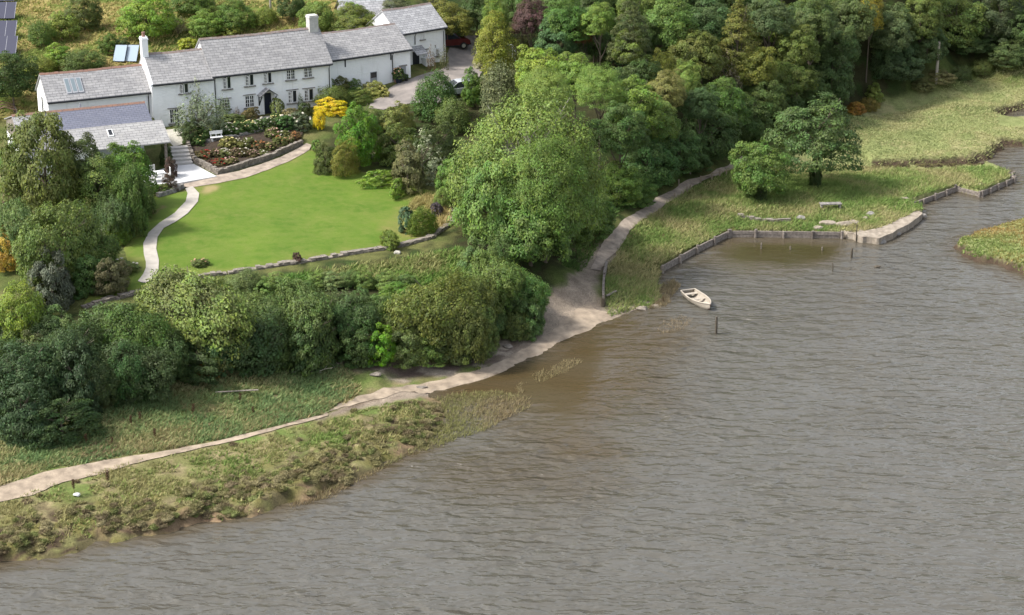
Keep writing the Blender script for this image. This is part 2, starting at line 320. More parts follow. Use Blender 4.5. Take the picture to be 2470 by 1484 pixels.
class MB:
    """collects shapes; build() links them as ONE mesh object"""
    def __init__(s): s.V = []; s.F = []; s.UV = []; s.M = Matrix.Identity(4)
    def face(s, pts, uv=None):
        i = len(s.V); s.V += [tuple(s.M @ Vector(p)) for p in pts]; s.F.append(tuple(range(i, i+len(pts)))); s.UV.append(uv or [(p[0], p[1]) for p in pts]); return s
    def box(s, x0, x1, y0, y1, z0, z1):
        p = [(x, y, z) for z in (z0, z1) for y in (y0, y1) for x in (x0, x1)]
        for f in ((0, 2, 3, 1), (4, 5, 7, 6), (0, 1, 5, 4), (2, 6, 7, 3), (0, 4, 6, 2), (1, 3, 7, 5)):
            q = [p[i] for i in f]; ax = 1 if f in ((0, 4, 6, 2), (1, 3, 7, 5)) else 0
            s.face(q, [(a[ax], a[2] if f[0:2] != (0, 2) and f[0:2] != (4, 5) else a[1]) for a in q])
        return s
    def prism(s, poly, z0, z1):
        n = len(poly); s.face([(*p, z1) for p in poly]); s.face([(*p, z0) for p in poly[::-1]])
        for i in range(n):
            a, b = poly[i], poly[(i+1) % n]; l = math.dist(a, b); s.face([(*a, z0), (*b, z0), (*b, z1), (*a, z1)], [(0, z0), (l, z0), (l, z1), (0, z1)])
        return s
    def tube(s, pts, rs, n=7, cap=True):
        rings = []; pts = [Vector(p) for p in pts]
        if not hasattr(rs, '__len__'): rs = [rs]*len(pts)
        for i, p in enumerate(pts):
            d = (pts[min(i+1, len(pts)-1)] - pts[max(i-1, 0)]).normalized(); a = d.orthogonal().normalized() if abs(d.z) < .9 else Vector((1, 0, 0)); a = (a - d*a.dot(d)).normalized(); b = d.cross(a)
            rings.append([tuple(p + (a*math.cos(t) + b*math.sin(t))*rs[i]) for t in (2*math.pi*j/n for j in range(n))])
        for q, w in zip(rings, rings[1:]):
            for j in range(n): s.face([q[j], q[(j+1) % n], w[(j+1) % n], w[j]])
        if cap: s.face(rings[0][::-1]); s.face(rings[-1])
        return s
    def rock(s, c, r, seed=0):
        bm = bmesh.new(); bmesh.ops.create_icosphere(bm, subdivisions=2, radius=1); rd = random.Random(seed)
        ph = [rd.uniform(0, 6) for _ in range(6)]; cuts = [(Vector((rd.uniform(-1, 1), rd.uniform(-1, 1), rd.uniform(-.2, 1))).normalized(), rd.uniform(.55, .85)) for _ in range(7)]
        for v in bm.verts:
            for n_, d_ in cuts:
                e = v.co.dot(n_) - d_
                if e > 0: v.co -= n_*e
            v.co *= 1 + .06*math.sin(5*v.co.x+ph[0]) + .06*math.sin(6*v.co.y+ph[1])
        a = rd.uniform(0, 6)
        for f in bm.faces: s.face([(c[0] + (v.co.x*math.cos(a)-v.co.y*math.sin(a))*r[0], c[1] + (v.co.x*math.sin(a)+v.co.y*math.cos(a))*r[1], c[2] + v.co.z*r[2]) for v in f.verts])
        bm.free(); return s
    def build(s, name, mat, parent=None, bevel=0, smooth=False, weld=True):
        me = bpy.data.meshes.new(name); me.from_pydata(s.V, [], s.F); uv = me.uv_layers.new(name='UVMap')
        uv.data.foreach_set('uv', np.array([c for f in s.UV for c in f], np.float32).ravel())
        if weld:
            bm = bmesh.new(); bm.from_mesh(me); bmesh.ops.remove_doubles(bm, verts=bm.verts, dist=1e-5)
            if bevel: bmesh.ops.bevel(bm, geom=bm.edges[:], offset=bevel, segments=1, affect='EDGES')
            if smooth:
                for f in bm.faces: f.smooth = True
            bm.to_mesh(me); bm.free()
        return link_mesh(name, me, mat, parent)

# ---------------------------------------------------------------- ground
OUT = [4, 10, 20, 40, 80, 160, 320, 700, 1500]
gx = axis(-64, 74, .3, OUT); gy = axis(84, 236, .3, OUT)
GX, GY, GF = grid(gx, gy)
GZ, GD, GK, GN, GH = hfun(GX, GY, True)
def px_poly(l): return [tuple(on(u, v)[:2]) for u, v in l]
gxf, gyf, gzf, gdf = GX.ravel(), GY.ravel(), GZ.ravel(), GD.ravel()
nA = fbm(gxf*.35, gyf*.35, 21, 4); nB = fbm(gxf*1.1, gyf*1.1, 22, 4); nC = fbm(gxf*.12, gyf*.12, 23, 3)
def mix(c, m, col): return c*(1-m[:, None]) + np.array(col)*m[:, None]
C = np.tile(np.array((.095, .125, .035)), (len(gxf), 1))
C = mix(C, sst(nA, .4, .65), (.15, .155, .055)); C = mix(C, sst(nB, .55, .75)*.6, (.21, .185, .085))
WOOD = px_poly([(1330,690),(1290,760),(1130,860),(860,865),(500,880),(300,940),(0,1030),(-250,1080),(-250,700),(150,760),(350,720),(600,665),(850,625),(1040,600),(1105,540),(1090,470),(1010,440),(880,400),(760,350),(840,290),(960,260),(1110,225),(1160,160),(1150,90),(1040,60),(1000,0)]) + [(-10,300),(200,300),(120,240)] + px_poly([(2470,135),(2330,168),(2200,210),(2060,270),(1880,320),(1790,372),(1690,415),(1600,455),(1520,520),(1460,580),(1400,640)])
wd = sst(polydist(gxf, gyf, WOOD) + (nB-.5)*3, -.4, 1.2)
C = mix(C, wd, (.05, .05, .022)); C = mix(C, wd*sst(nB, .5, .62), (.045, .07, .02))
GAP = px_poly([(560,690),(720,660),(860,640),(1040,612),(1100,600),(1200,640),(1230,690),(1100,700),(950,690),(800,690),(640,720)])   # rough grass under the lawn wall
C = mix(C, sst(polydist(gxf, gyf, GAP)+(nB-.5)*2, -.3, .8), (.10, .165, .035))
OR = px_poly([(-200,300),(0,290),(90,270),(330,170),(480,120),(800,90),(900,65),(1000,0)]) + [(-5,240),(-60,260),(-120,240),(-120,190)]
om = sst(polydist(gxf, gyf, OR), -.5, 1)
C = mix(C, om, (.125, .165, .035)); C = mix(C, om*sst(nA, .44, .58), (.33, .26, .10)); C = mix(C, om*sst(nB, .55, .72)*.7, (.10, .14, .03))
MAR = sst(-np.abs(gdf)+(0), -400, 0)
low = sst(-gzf, -1.6, -.9)*(1-wd)
up = low*sst(gxf, 22, 30)                                             # upper saltings: soft pale green
C = mix(C, up, (.26, .29, .115)); C = mix(C, up*sst(nA, .45, .65), (.33, .315, .15)); C = mix(C, up*sst(nB, .58, .7)*.5, (.17, .21, .07))
fg = low*sst(-gxf, -4, 3)*sst(-gyf, -150, -138)                       # foreground saltings: olive and straw
C = mix(C, low*sst(-gyf, -152, -142), (.17, .19, .075)); C = mix(C, fg, (.20, .195, .08)); C = mix(C, fg*sst(nA, .42, .58), (.16, .215, .06)); C = mix(C, fg*sst(nB, .52, .68), (.30, .255, .135))
h_ = GH.ravel(); hn = np.abs(GN.ravel()-.5)*2
mudm = h_*sst(-hn, -.26, -.08)*sst(-gdf, -8, -2.5)
C = mix(C, mudm, (.085, .06, .04)); C = mix(C, h_*sst(hn, .3, .6)*sst(-gdf, -7, -2), (.17, .155, .055))
mud2 = sst(-gdf, -1.3, -.25)*(GK.ravel() < 2)*(gyf < 140)
C = mix(C, mud2*sst(nA, .35, .5)*.9, (.30, .205, .13)); C = mix(C, mud2*sst(nB, .52, .6)*.8, (.10, .085, .045))
bk = sst(-gdf, -.7, -.25)*(GK.ravel() > 1)*(GK.ravel() < 20)*(gyf > 140)
C = mix(C, bk, (.085, .06, .042))
bch = px_poly([(760,1015),(850,970),(960,938),(1080,915),(1180,885),(1200,850),(1260,820),(1300,770),(1330,720),(1370,670),(1420,620),(1450,590),(1500,580),(1460,640),(1440,700),(1450,745),(1530,745),(1600,700),(1560,770),(1400,815),(1280,880),(1040,960),(860,985)])
bm_ = sst(polydist(gxf, gyf, bch)+(nB-.5)*1.2, -.35, .35)
C = mix(C, bm_, (.33, .27, .21)); C = mix(C, bm_*sst(nB, .45, .65)*.7, (.20, .16, .125)); C = mix(C, bm_*sst(nA, .45, .62)*.6, (.44, .365, .285))
cliff = px_poly([(780,880),(900,868),(1050,880),(1170,865),(1280,770),(1330,720),(1300,800),(1200,880),(1080,905),(980,918),(900,900),(860,885)])
cm = sst(polydist(gxf, gyf, cliff)+(nB-.5)*1.3, -.4, .5)
C = mix(C, cm, (.16, .12, .10)); C = mix(C, cm*sst(nB, .48, .58), (.40, .34, .27))
bare = polydist(gxf, gyf, px_poly([(420,1075),(560,1040),(700,1005),(840,970),(900,955)]), False)
C = mix(C, sst(-bare+(nB-.5)*1.2, -.9, .1)*.85, (.17, .12, .075))
isl = sst(polydist(gxf, gyf, [p[:2] for p in IS]), 0, .3)
C = mix(C, isl*sst(gxf+(nA-.5)*4, 44, 47), (.27, .16, .05))
C = mix(C, sst(gzf, -.05, -.25), (.13, .095, .05))
C = C*.8
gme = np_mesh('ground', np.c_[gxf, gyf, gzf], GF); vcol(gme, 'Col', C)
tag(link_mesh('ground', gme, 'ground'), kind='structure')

# ---------------------------------------------------------------- water
wx = axis(-64, 100, .6, OUT); wy = axis(60, 210, .6, OUT); WX, WY, WF = grid(wx, wy)
WZ, WD, WK, _, _ = hfun(WX, WY, True)
keep = np.zeros(WX.shape, bool); keep[:] = WD > -1e8
wxf, wyf, wdf = WX.ravel(), WY.ravel(), -WD.ravel()
pool = polydist(wxf, wyf, wp([(1035,955),(1100,925),(1270,862),(1420,790),(1500,760),(1535,800),(1500,880),(1450,990),(1400,1060),(1290,1020),(1275,970),(1150,960)]))
tim = polydist(wxf, wyf, wp([(1600,660),(1757,572),(2060,575),(2060,610),(1990,640),(1850,660),(1700,650)]))
m1 = sst(pool+(fbm(wxf*.3, wyf*.3, 31)-.5)*5, -6.5, 2.0); m2 = sst(tim+(fbm(wxf*.4, wyf*.4, 32)-.5)*3, -1.5, 1.5)
shal = np.maximum(m1, np.maximum(m2*.75, sst(-wdf, -2.2, -.1)*.7))
calm = np.maximum(sst(pool+(fbm(wxf*.3, wyf*.3, 31)-.5)*5, -2.5, 2.5)*.95, m2*.9)
weed_reflection = sst(polydist(wxf, wyf, wp([(1740,600),(1850,585),(2030,590),(2010,625),(1900,640),(1780,625)]))+(fbm(wxf*.5, wyf*.5, 33)-.5)*3, -.8, .8)  # basin patch whose weed tint also carries the painted tree reflections
wme = np_mesh('water', np.c_[wxf, wyf, np.zeros(len(wxf))], WF); rip = sst(polydist(wxf, wyf, wp([(980,1110),(1130,1050),(1290,1000),(1400,960),(1470,900),(1620,800),(1900,650),(2060,640),(2000,720),(1750,900),(1560,1080),(1450,1220),(1300,1290),(1050,1230)]))+(fbm(wxf*.2, wyf*.2, 34)-.5)*8, -4, 4); shal = np.maximum(shal, rip*.38*sst(-wxf, -14, -4))
vcol(wme, 'wat', np.c_[1-shal, calm, weed_reflection, rip])
tag(link_mesh('water', wme, 'water'), kind='structure')

# ---------------------------------------------------------------- sheets lying on the ground
def sheet(name, poly, mat, step=.35, off=.035, wob=0.0, col=None, zfun=None, kind='structure', seed=0):
    pts = []; n = len(poly)
    for i in range(n):
        a, b = np.array(poly[i][:2]), np.array(poly[(i+1) % n][:2]); k = max(1, int(np.linalg.norm(b-a)/step))
        for j in range(k): pts.append(a + (b-a)*j/k)
    pts = np.array(pts)
    if wob:
        t = np.roll(pts, -1, 0) - np.roll(pts, 1, 0); t /= np.linalg.norm(t, axis=1)[:, None]+1e-9
        pts = pts + np.c_[-t[:, 1], t[:, 0]]*((fbm(pts[:, 0]*1.3, pts[:, 1]*1.3, 40+seed, 3)-.5)*2*wob)[:, None]
    nb = len(pts); x0, y0 = pts.min(0); x1, y1 = pts.max(0)
    X, Y = np.meshgrid(np.arange(x0, x1, step), np.arange(y0, y1, step)); X = X.ravel() + RNG.uniform(-.06, .06, X.size); Y = Y.ravel()
    m = polydist(X, Y, [tuple(p) for p in pts]) > step*.5
    al = np.r_[pts, np.c_[X[m], Y[m]]]
    r = delaunay_2d_cdt([Vector(p) for p in al], [], [list(range(nb))], 1, 1e-5)
    v = np.array([tuple(p) for p in r[0]]); z = hfun(v[:, 0], v[:, 1]) if zfun is None else zfun(v[:, 0], v[:, 1])
    me = bpy.data.meshes.new(name); me.from_pydata(np.c_[v, z+off].tolist(), [], r[2])
    bm = bmesh.new(); bm.from_mesh(me)
    for f in bm.faces:
        f.smooth = True
        if f.normal.z < 0: f.normal_flip()
    bm.to_mesh(me); bm.free()
    if col is not None: vcol(me, 'Col', col(v[:, 0], v[:, 1]))
    o = link_mesh(name, me, mat); 
    if kind: tag(o, kind=kind)
    return o
LAWN = px_poly([(452,462),(480,449),(560,426),(640,406),(700,386),(745,364),(775,368),(830,395),(870,415),(940,432),(1010,452),(1060,468),(1085,500),(1078,540),(1035,572),(962,590),(850,610),(720,632),(600,650),(480,665),(380,692),(330,706),(200,737),(215,715),(290,690),(310,650),(300,600),(315,560),(330,500),(345,480),(400,470)])
def lawn_col(x, y):
    n = fbm(x*.8, y*.8, 51, 4); A = np.zeros((len(x), 4)); A[:, :3] = (.20, .175, .06)
    for (u, v, r, s, c) in [(508,457,1.05,.9,(.30,.235,.12)),(395,498,.5,.8,(.17,.125,.07)),(372,512,.6,.8,(.15,.11,.065)),(352,530,.8,.5,(.17,.13,.07)),(345,560,1.2,.35,(.19,.16,.06)),(330,640,1.5,.5,(.17,.18,.06))]:
        p = on(u, v); d = np.hypot(x-p[0], (y-p[1])*.62) + (n-.5)*.9; k = sst(-d, -r, -r*.45)*s
        A[:, :3] = A[:, :3]*(1-k[:, None]) + np.array(c)*k[:, None]; A[:, 3] = np.maximum(A[:, 3], k)
    e = polydist(x, y, LAWN); far = px_poly([(960,500),(1030,460),(1090,500),(1080,560),(1000,590),(930,600),(940,540)])
    k = sst(polydist(x, y, far)+(n-.5)*5, -1.2, 2.2)*.75; A[:, 3] = np.maximum(A[:, 3], k)
    k = sst(-e+(n-.5)*2, -1.3, .3)*.45; A[:, 3] = np.maximum(A[:, 3], k)
    lf = px_poly([(300,700),(345,480),(452,462),(470,480),(360,590),(370,640),(345,690)]); k = sst(polydist(x, y, lf)+(n-.5)*2, -.5, 1)
    w = (A[:, 3] < k*.55); A[w, :3] = (.105, .15, .03); A[:, 3] = np.maximum(A[:, 3], k*.55)
    return A
sheet('lawn', LAWN, 'lawn_grass', .4, .05, .12, lawn_col)
sheet('garden_path', px_poly([(447,457),(452.6,469),(448,488.6),(421,516.6),(384.6,540.4),(358.6,564),(345.7,590),(347,616),(352,635),(352,648.6),(345.7,663.7),(332.7,681),(343,684.5),(354,685),(371.6,672),(382.4,653),(383.5,631),(377,603),(380,575),(395,553),(423.5,538),(453.7,516.6),(477.5,488.6),(480.7,469),(464.5,452)]), 'concrete_path', .3, .1)
sheet('earth_path', px_poly([(434,441),(524,425),(579,414),(628,399),(677.5,381),(727,355),(739,347.5),(752,352),(746.6,363),(702,389.5),(640.5,414),(591,431.5),(529,444),(467.6,453.7),(438,453)]), 'earth_path', .3, .085, .06)
sheet('road', px_poly([(893,249),(920,234),(945,210),(994,190),(1061,170),(1078,160),(1079,130),(1085,104),(1120,86),(1156,86),(1150,123),(1162,145),(1166,170),(1150,200),(1150,235),(1060,250),(1000,250),(962,256),(925,266),(890,262)]), 'road', .4, .06, .12)
sheet('shore_path', [tuple(on(u, v)[:2]) for u, v in [(-60,1205),(0,1176),(100,1141),(200,1121),(290,1106),(370,1094),(430,1084),(500,1071),(560,1056),(650,1034),(740,1011),(790,998),(792,1004),(742,1018),(652,1042),(562,1066),(500,1078),(400,1102),(320,1121),(240,1146),(150,1166),(80,1196),(0,1213),(-60,1240)]], 'sand', .3, .05, .1, seed=1)
sheet('beach', [tuple(on(u, v)[:2]) for u, v in [(780,1000),(840,966),(900,946),(960,933),(1020,926),(1100,906),(1180,886),(1230,862),(1280,836),(1318,806),(1350,780),(1385,756),(1405,738),(1425,735),(1440,748),(1470,756),(1482,775),(1456,784),(1426,801),(1384,815),(1336,834),(1314,856),(1274,872),(1222,897),(1162,921),(1100,936),(1040,950),(960,952),(900,964),(840,980)]], 'sand', .3, .03, .3, seed=2)
sheet('footpath', px_poly([(1424,650),(1440,615),(1458,580),(1485,553),(1520,522),(1560,497),(1610,466),(1640,446),(1672,431),(1715,418),(1745,405),(1765,392),(1790,378),(1800,388),(1775,405),(1742,421),(1700,434),(1670,452),(1635,477),(1590,508),(1545,536),(1520,556),(1508,580),(1490,606),(1462,628),(1450,655)]), 'earth_path', .3, .06, .1, seed=3)

# ---------------------------------------------------------------- building materials
def m_slate(name, c1, c2, lich, mortar=(.06, .06, .065), bw=.42, rh=.24, lf=.5):
    m, nt, b, o = newmat(name); uv = N(nt, 'ShaderNodeTexCoord').outputs['UV']
    br = N(nt, 'ShaderNodeTexBrick', Scale=1.0); L(nt, uv, br.inputs['Vector'])
    br.inputs['Color1'].default_value = (*c1, 1); br.inputs['Color2'].default_value = (*c2, 1); br.inputs['Mortar'].default_value = (*mortar, 1)
    br.inputs['Mortar Size'].default_value = .012; br.inputs['Brick Width'].default_value = bw; br.inputs['Row Height'].default_value = rh; br.inputs['Bias'].default_value = -.1
    n1 = noise(nt, 2.2, 6, uv, .65); n2 = noise(nt, .5, 4, uv); n3 = noise(nt, 7, 4, uv, .7)
    c = mixc(nt, remap(nt, n1.outputs[0], .5, .68, 0, lf), br.outputs[0], lich)
    c = mixc(nt, remap(nt, n2.outputs[0], .4, .7, 0, .4), c, tuple(x*.62 for x in c1))
    c = mixc(nt, remap(nt, n3.outputs[0], .58, .7, 0, .45), c, (.06, .06, .062))
    L(nt, c, b.inputs['Base Color']); b.inputs['Roughness'].default_value = .7; b.inputs['Specular IOR Level'].default_value = .25
    bp = N(nt, 'ShaderNodeBump', Strength=.7, Distance=.03); L(nt, br.outputs[1], bp.inputs['Height']); bp.invert = True; L(nt, bp.outputs[0], b.inputs['Normal'])
m_slate('old_slate', (.33, .325, .325), (.235, .232, .235), (.42, .41, .395), bw=.55, rh=.28)
m_slate('blue_slate', (.165, .175, .225), (.14, .15, .2), (.20, .20, .23), lf=.25)
m_slate('pale_slate', (.37, .365, .36), (.29, .285, .285), (.43, .42, .39), lf=.5, bw=.6, rh=.3)
m_slate('barn_slate', (.41, .41, .42), (.27, .27, .278), (.45, .45, .45), lf=.35, bw=.5, rh=.28)
def m_white():
    m, nt, b, o = newmat('whitewash'); g = N(nt, 'ShaderNodeTexCoord').outputs['Object']
    n1 = noise(nt, 1.1, 5); n2 = noise(nt, 5.5, 4, rough=.6)
    mp = N(nt, 'ShaderNodeMapping'); L(nt, g, mp.inputs[0]); mp.inputs['Scale'].default_value = (1, 1, .16); n3 = noise(nt, 2.4, 4, mp.outputs[0])
    c = mixc(nt, remap(nt, n1.outputs[0], .4, .7, 0, .5), (.90, .905, .91), (.82, .825, .825))
    c = mixc(nt, remap(nt, n3.outputs[0], .56, .75, 0, .4), c, (.60, .60, .57))
    L(nt, c, b.inputs['Base Color']); b.inputs['Roughness'].default_value = .9; b.inputs['Specular IOR Level'].default_value = .15
    mp2 = N(nt, 'ShaderNodeMapping'); L(nt, g, mp2.inputs[0]); mp2.inputs['Scale'].default_value = (1.4, 1.4, 4.2); n4 = noise(nt, 1.6, 4, mp2.outputs[0])
    bp = N(nt, 'ShaderNodeBump', Strength=.55, Distance=.07); L(nt, mth(nt, 'ADD', n4.outputs[0], mth(nt, 'MULTIPLY', n2.outputs[0], .4)), bp.inputs['Height']); L(nt, bp.outputs[0], b.inputs['Normal'])
m_white()
plain('chimney_render', (.50, .49, .46), .9, .2, 4, .5)
plain('white_paint', (.80, .80, .79), .5, .05, 4)
plain('terracotta', (.24, .135, .095), .85, .3, 3, .3, col2=(.20, .13, .11))
plain('ridge_tile', (.22, .195, .185), .85, .3, 3, .3, col2=(.21, .145, .12))
plain('dark_timber', (.022, .024, .028), .6, .2, 5)
plain('black_iron', (.02, .02, .022), .45, .2, 5)
plain('door_paint', (.018, .022, .035), .4, .2, 5)
plain('grey_paint', (.33, .34, .36), .6, .15, 4)
plain('stone', (.25, .22, .185), .95, .28, 3.5, .8, col2=(.12, .105, .09))
plain('grey_stone', (.30, .285, .265), .95, .3, 3, .7, col2=(.13, .12, .11))
plain('weathered_timber', (.27, .235, .205), .9, .28, 5, .8, col2=(.13, .11, .095))
plain('wet_timber', (.09, .075, .055), .7, .3, 5, .4)
plain('post_timber', (.29, .235, .175), .9, .25, 6, .5)
plain('rubber', (.02, .02, .02), .8, .2, 5)
plain('steel', (.5, .5, .52), .35, .1, 5, metal=.8)
plain('boat_white', (.43, .38, .315), .55, .12, 5)
plain('boat_floor', (.36, .315, .26), .8, .2, 6)
plain('boat_brown', (.16, .06, .04), .5, .2, 5)
plain('quay_stone', (.36, .31, .25), .95, .2, 2.6, .9, col2=(.19, .16, .125))
def m_glass(name, col, rough=.08):
    m, nt, b, o = newmat(name); b.inputs['Base Color'].default_value = (*col, 1); b.inputs['Roughness'].default_value = rough; b.inputs['Specular IOR Level'].default_value = .5
m_glass('window_glass', (.025, .028, .032)); m_glass('skylight_glass', (.17, .21, .23), .15); m_glass('collector_glass', (.30, .37, .43), .12); m_glass('solar_glass', (.03, .032, .06), .5); m_glass('car_glass', (.02, .025, .03), .05)

# ---------------------------------------------------------------- buildings
class Block:
    """a gabled block: local x along the front, y to the back, z up, standing on (x, y, base)"""
    def __init__(s, root, eave_left, ang, L_, depth, ze, zr, base, oh=.3):
        a = R(ang); s.ex = np.array([math.cos(a), math.sin(a), 0]); s.ey = np.array([-math.sin(a), math.cos(a), 0])
        s.P = np.array([eave_left[0], eave_left[1], 0.]) + s.ey*oh; s.P[2] = base; s.root = root; s.L = L_; s.D = depth; s.oh = oh
        s.ze = ze-base; s.zr = zr-base; s.sl = (zr-ze)/(depth/2+oh)
        s.M = Matrix.Translation(-root.location) @ Matrix.Translation(s.P) @ Matrix.Rotation(a, 4, 'Z'); s.W = root.matrix_world
        s.ang = a
    def mb(s): m = MB(); m.M = s.M; return m
    def loc(s, u, v, dy=0.0):
        p = onplane(u, v, s.P + s.ey*dy, s.ey) - s.P; return float(p @ s.ex), float(p[2])
    def walls(s, name='wall', deep=1.2, left=True, right=True):
        m = s.mb(); zt = s.ze + s.oh*s.sl; zr = s.zr - .03; Lx, D = s.L, s.D; b = .06
        m.face([(-b, -b, -deep), (Lx+b, -b, -deep), (Lx, 0, zt), (0, 0, zt)]); m.face([(Lx, D, -deep), (0, D, -deep), (0, D, zt), (Lx, D, zt)])
        m.face([(0, D, -deep), (-b, -b, -deep), (0, 0, zt), (0, D/2, zr), (0, D, zt)]); m.face([(Lx+b, -b, -deep), (Lx, D, -deep), (Lx, D, zt), (Lx, D/2, zr), (Lx, 0, zt)])
        return m.build(name, 'whitewash', s.root)
    def roof(s, mat, ridge='ridge_tile', vl=.12, vr=.12, parts=True, t=.1, back=True):
        m = s.mb(); o = s.oh; D2 = s.D/2; sl = math.hypot(D2+o, s.zr-s.ze); x0, x1 = -vl, s.L+vr; n = 24
        for sg in (0, 1):
            if sg and not back: break
            y = (lambda q: q) if not sg else (lambda q: s.D-q)
            rd = random.Random(5); sag = lambda q: -.05*math.sin(math.pi*q)+.012*math.sin(9*q+1)
            for i in range(n):
                qa, qb = i/n, (i+1)/n; xa, xb = x0+(x1-x0)*qa, x0+(x1-x0)*qb
                m.face([(xa, y(-o), s.ze), (xb, y(-o), s.ze), (xb, y(D2), s.zr+sag(qb)), (xa, y(D2), s.zr+sag(qa))][::1 if not sg else -1], [(xa, 0), (xb, 0), (xb, sl), (xa, sl)][::1 if not sg else -1])
                m.face([(xa, y(-o), s.ze-t), (xb, y(-o), s.ze-t), (xb, y(D2), s.zr-t-.05), (xa, y(D2), s.zr-t-.05)])
            m.face([(x0, y(-o), s.ze-t), (x1, y(-o), s.ze-t), (x1, y(-o), s.ze), (x0, y(-o), s.ze)])
            for xx in (x0, x1): m.face([(xx, y(-o), s.ze-t), (xx, y(-o), s.ze), (xx, y(D2), s.zr), (xx, y(D2), s.zr-t-.05)])
        r = m.build('roof', mat, s.root)
        if parts:
            m = s.mb(); k = int((x1-x0)/.42); rd = random.Random(k)
            for i in range(k):
                q = (i+.5)/k; xa = x0+(x1-x0)*i/k; xb = x0+(x1-x0)*(i+1)/k-.015; z = s.zr + .0 - .05*math.sin(math.pi*q)+.012*math.sin(9*q+1) + rd.uniform(-.015, .015)
                m.face([(xa, D2-.16, z-.1), (xb, D2-.16, z-.1), (xb, D2, z+.06), (xa, D2, z+.06)]); m.face([(xb, D2+.16, z-.1), (xa, D2+.16, z-.1), (xa, D2, z+.06), (xb, D2, z+.06)])
            m.build('ridge', ridge, r)
            m = s.mb(); m.box(-.05, s.L+.05, -o+.06, -.02, s.ze-.2, s.ze-t-.005); m.tube([(x0+.05, -o-.05, s.ze-.08), (x1-.05, -o-.05, s.ze-.1)], .065, 6)
            m.build('gutter', 'dark_timber', r)
        return r
    def window(s, l, r, t, b, rows=3, opened=None, sill=True, drip=False, dy=0.0, cols=2):
        """from the four sides seen in the photo (zoom2 crop measures already turned into picture px)"""
        (x0, _), (x1, _) = s.loc(l, (t+b)/2), s.loc(r, (t+b)/2); _, z1 = s.loc((l+r)/2, t); _, z0 = s.loc((l+r)/2, b)
        f = s.mb(); e = .055; y0, y1 = -.10, -.02
        f.box(x0, x0+e, y0, y1, z0, z1).box(x1-e, x1, y0, y1, z0, z1).box(x0+e, x1-e, y0, y1, z1-e, z1).box(x0+e, x1-e, y0, y1, z0, z0+e)
        xm = (x0+x1)/2; f.box(xm-e*.8, xm+e*.8, y0+.005, y1, z0+e, z1-e)
        def bars(mb, xa, xb):
            xc = (xa+xb)/2; mb.box(xc-.016, xc+.016, y0+.012, y1, z0+e, z1-e)
            for k in range(1, rows):
                zz = z0+e+(z1-z0-2*e)*k/rows; mb.box(xa, xc-.016, y0+.012, y1, zz-.016, zz+.016); mb.box(xc+.016, xb, y0+.012, y1, zz-.016, zz+.016)
        if opened != 'left': bars(f, x0+e, xm-e*.8)
        if opened is None: bars(f, xm+e*.8, x1-e)
        w = f.build('window', 'white_paint', s.root)
        g = s.mb(); g.box(x0+.02, x1-.02, -.045, -.03, z0+.02, z1-.02); g.build('pane', 'window_glass', w)
        if sill: q = s.mb(); q.box(x0-.14, x1+.14, -.2, -.0, z0-.1, z0-.005); q.build('sill', 'grey_stone', w)
        if drip: q = s.mb(); q.box(x0-.16, x1+.16, -.15, -.0, z1+.03, z1+.09); q.build('lintel', 'grey_stone', w)
        if opened:
            for sd in ((-1, 1) if opened == 'both' else (-1,)):
                c = s.mb(); hx = x0+.03 if sd < 0 else x1-.03; c.M = s.M @ Matrix.Translation((hx, y0, 0)) @ Matrix.Rotation(R(62 if sd < 0 else -70)*-1, 4, 'Z'); wd_ = (x1-x0)/2-.03
                if sd > 0: c.M = c.M @ Matrix.Scale(-1, 4, (1, 0, 0))
                e2 = .05; c.box(0, e2, -.03, 0, z0+e, z1-e).box(wd_-e2, wd_, -.03, 0, z0+e, z1-e).box(e2, wd_-e2, -.03, 0, z1-e-e2, z1-e).box(e2, wd_-e2, -.03, 0, z0+e, z0+e+e2).box(wd_/2-.015, wd_/2+.015, -.027, -.003, z0+e+e2, z1-e-e2)
                for k in range(1, rows):
                    zz = z0+e+(z1-z0-2*e)*k/rows; c.box(e2, wd_/2-.015, -.027, -.003, zz-.015, zz+.015).box(wd_/2+.015, wd_-e2, -.027, -.003, zz-.015, zz+.015)
                c.build('open_casement', 'white_paint', w)
        return w
    def pipe(s, x, z0, z1, y=-.1):
        m = s.mb(); m.tube([(x, -s.oh-.03, s.ze-.12), (x, y, s.ze-.45), (x, y, z0)], .045, 6); return m.build('downpipe', 'black_iron', s.root)
    def chimney(s, x0, x1, y0, y1, z0, z1, mat='whitewash', pot=True):
        m = s.mb(); m.box(x0, x1, y0, y1, z0, z1-.25).box(x0-.05, x1+.05, y0-.05, y1+.05, z1-.25+.002, z1-.12).box(x0, x1, y0, y1, z1-.12+.002, z1); c = m.build('chimney', mat, s.root)
        if pot:
            p = s.mb(); xc, yc = (x0+x1)/2, (y0+y1)/2; p.tube([(xc, yc, z1), (xc, yc, z1+.3), (xc, yc, z1+.32), (xc, yc, z1+.42)], [.17, .13, .16, .15], 9); p.build('chimney_pot', 'terracotta', c)
        return c
def z1_(x, y): return x*.24692, y*.24692
def z2_(x, y): return 457.41 + x*.24692, y*.24692
def z3_(x, y): return 838.59 + x*.24692, y*.24692
def winpx(bl, fn, l, r, t, b, **k): a = fn(l, t); c = fn(r, b); return bl.window(a[0], c[0], a[1], c[1], **k)

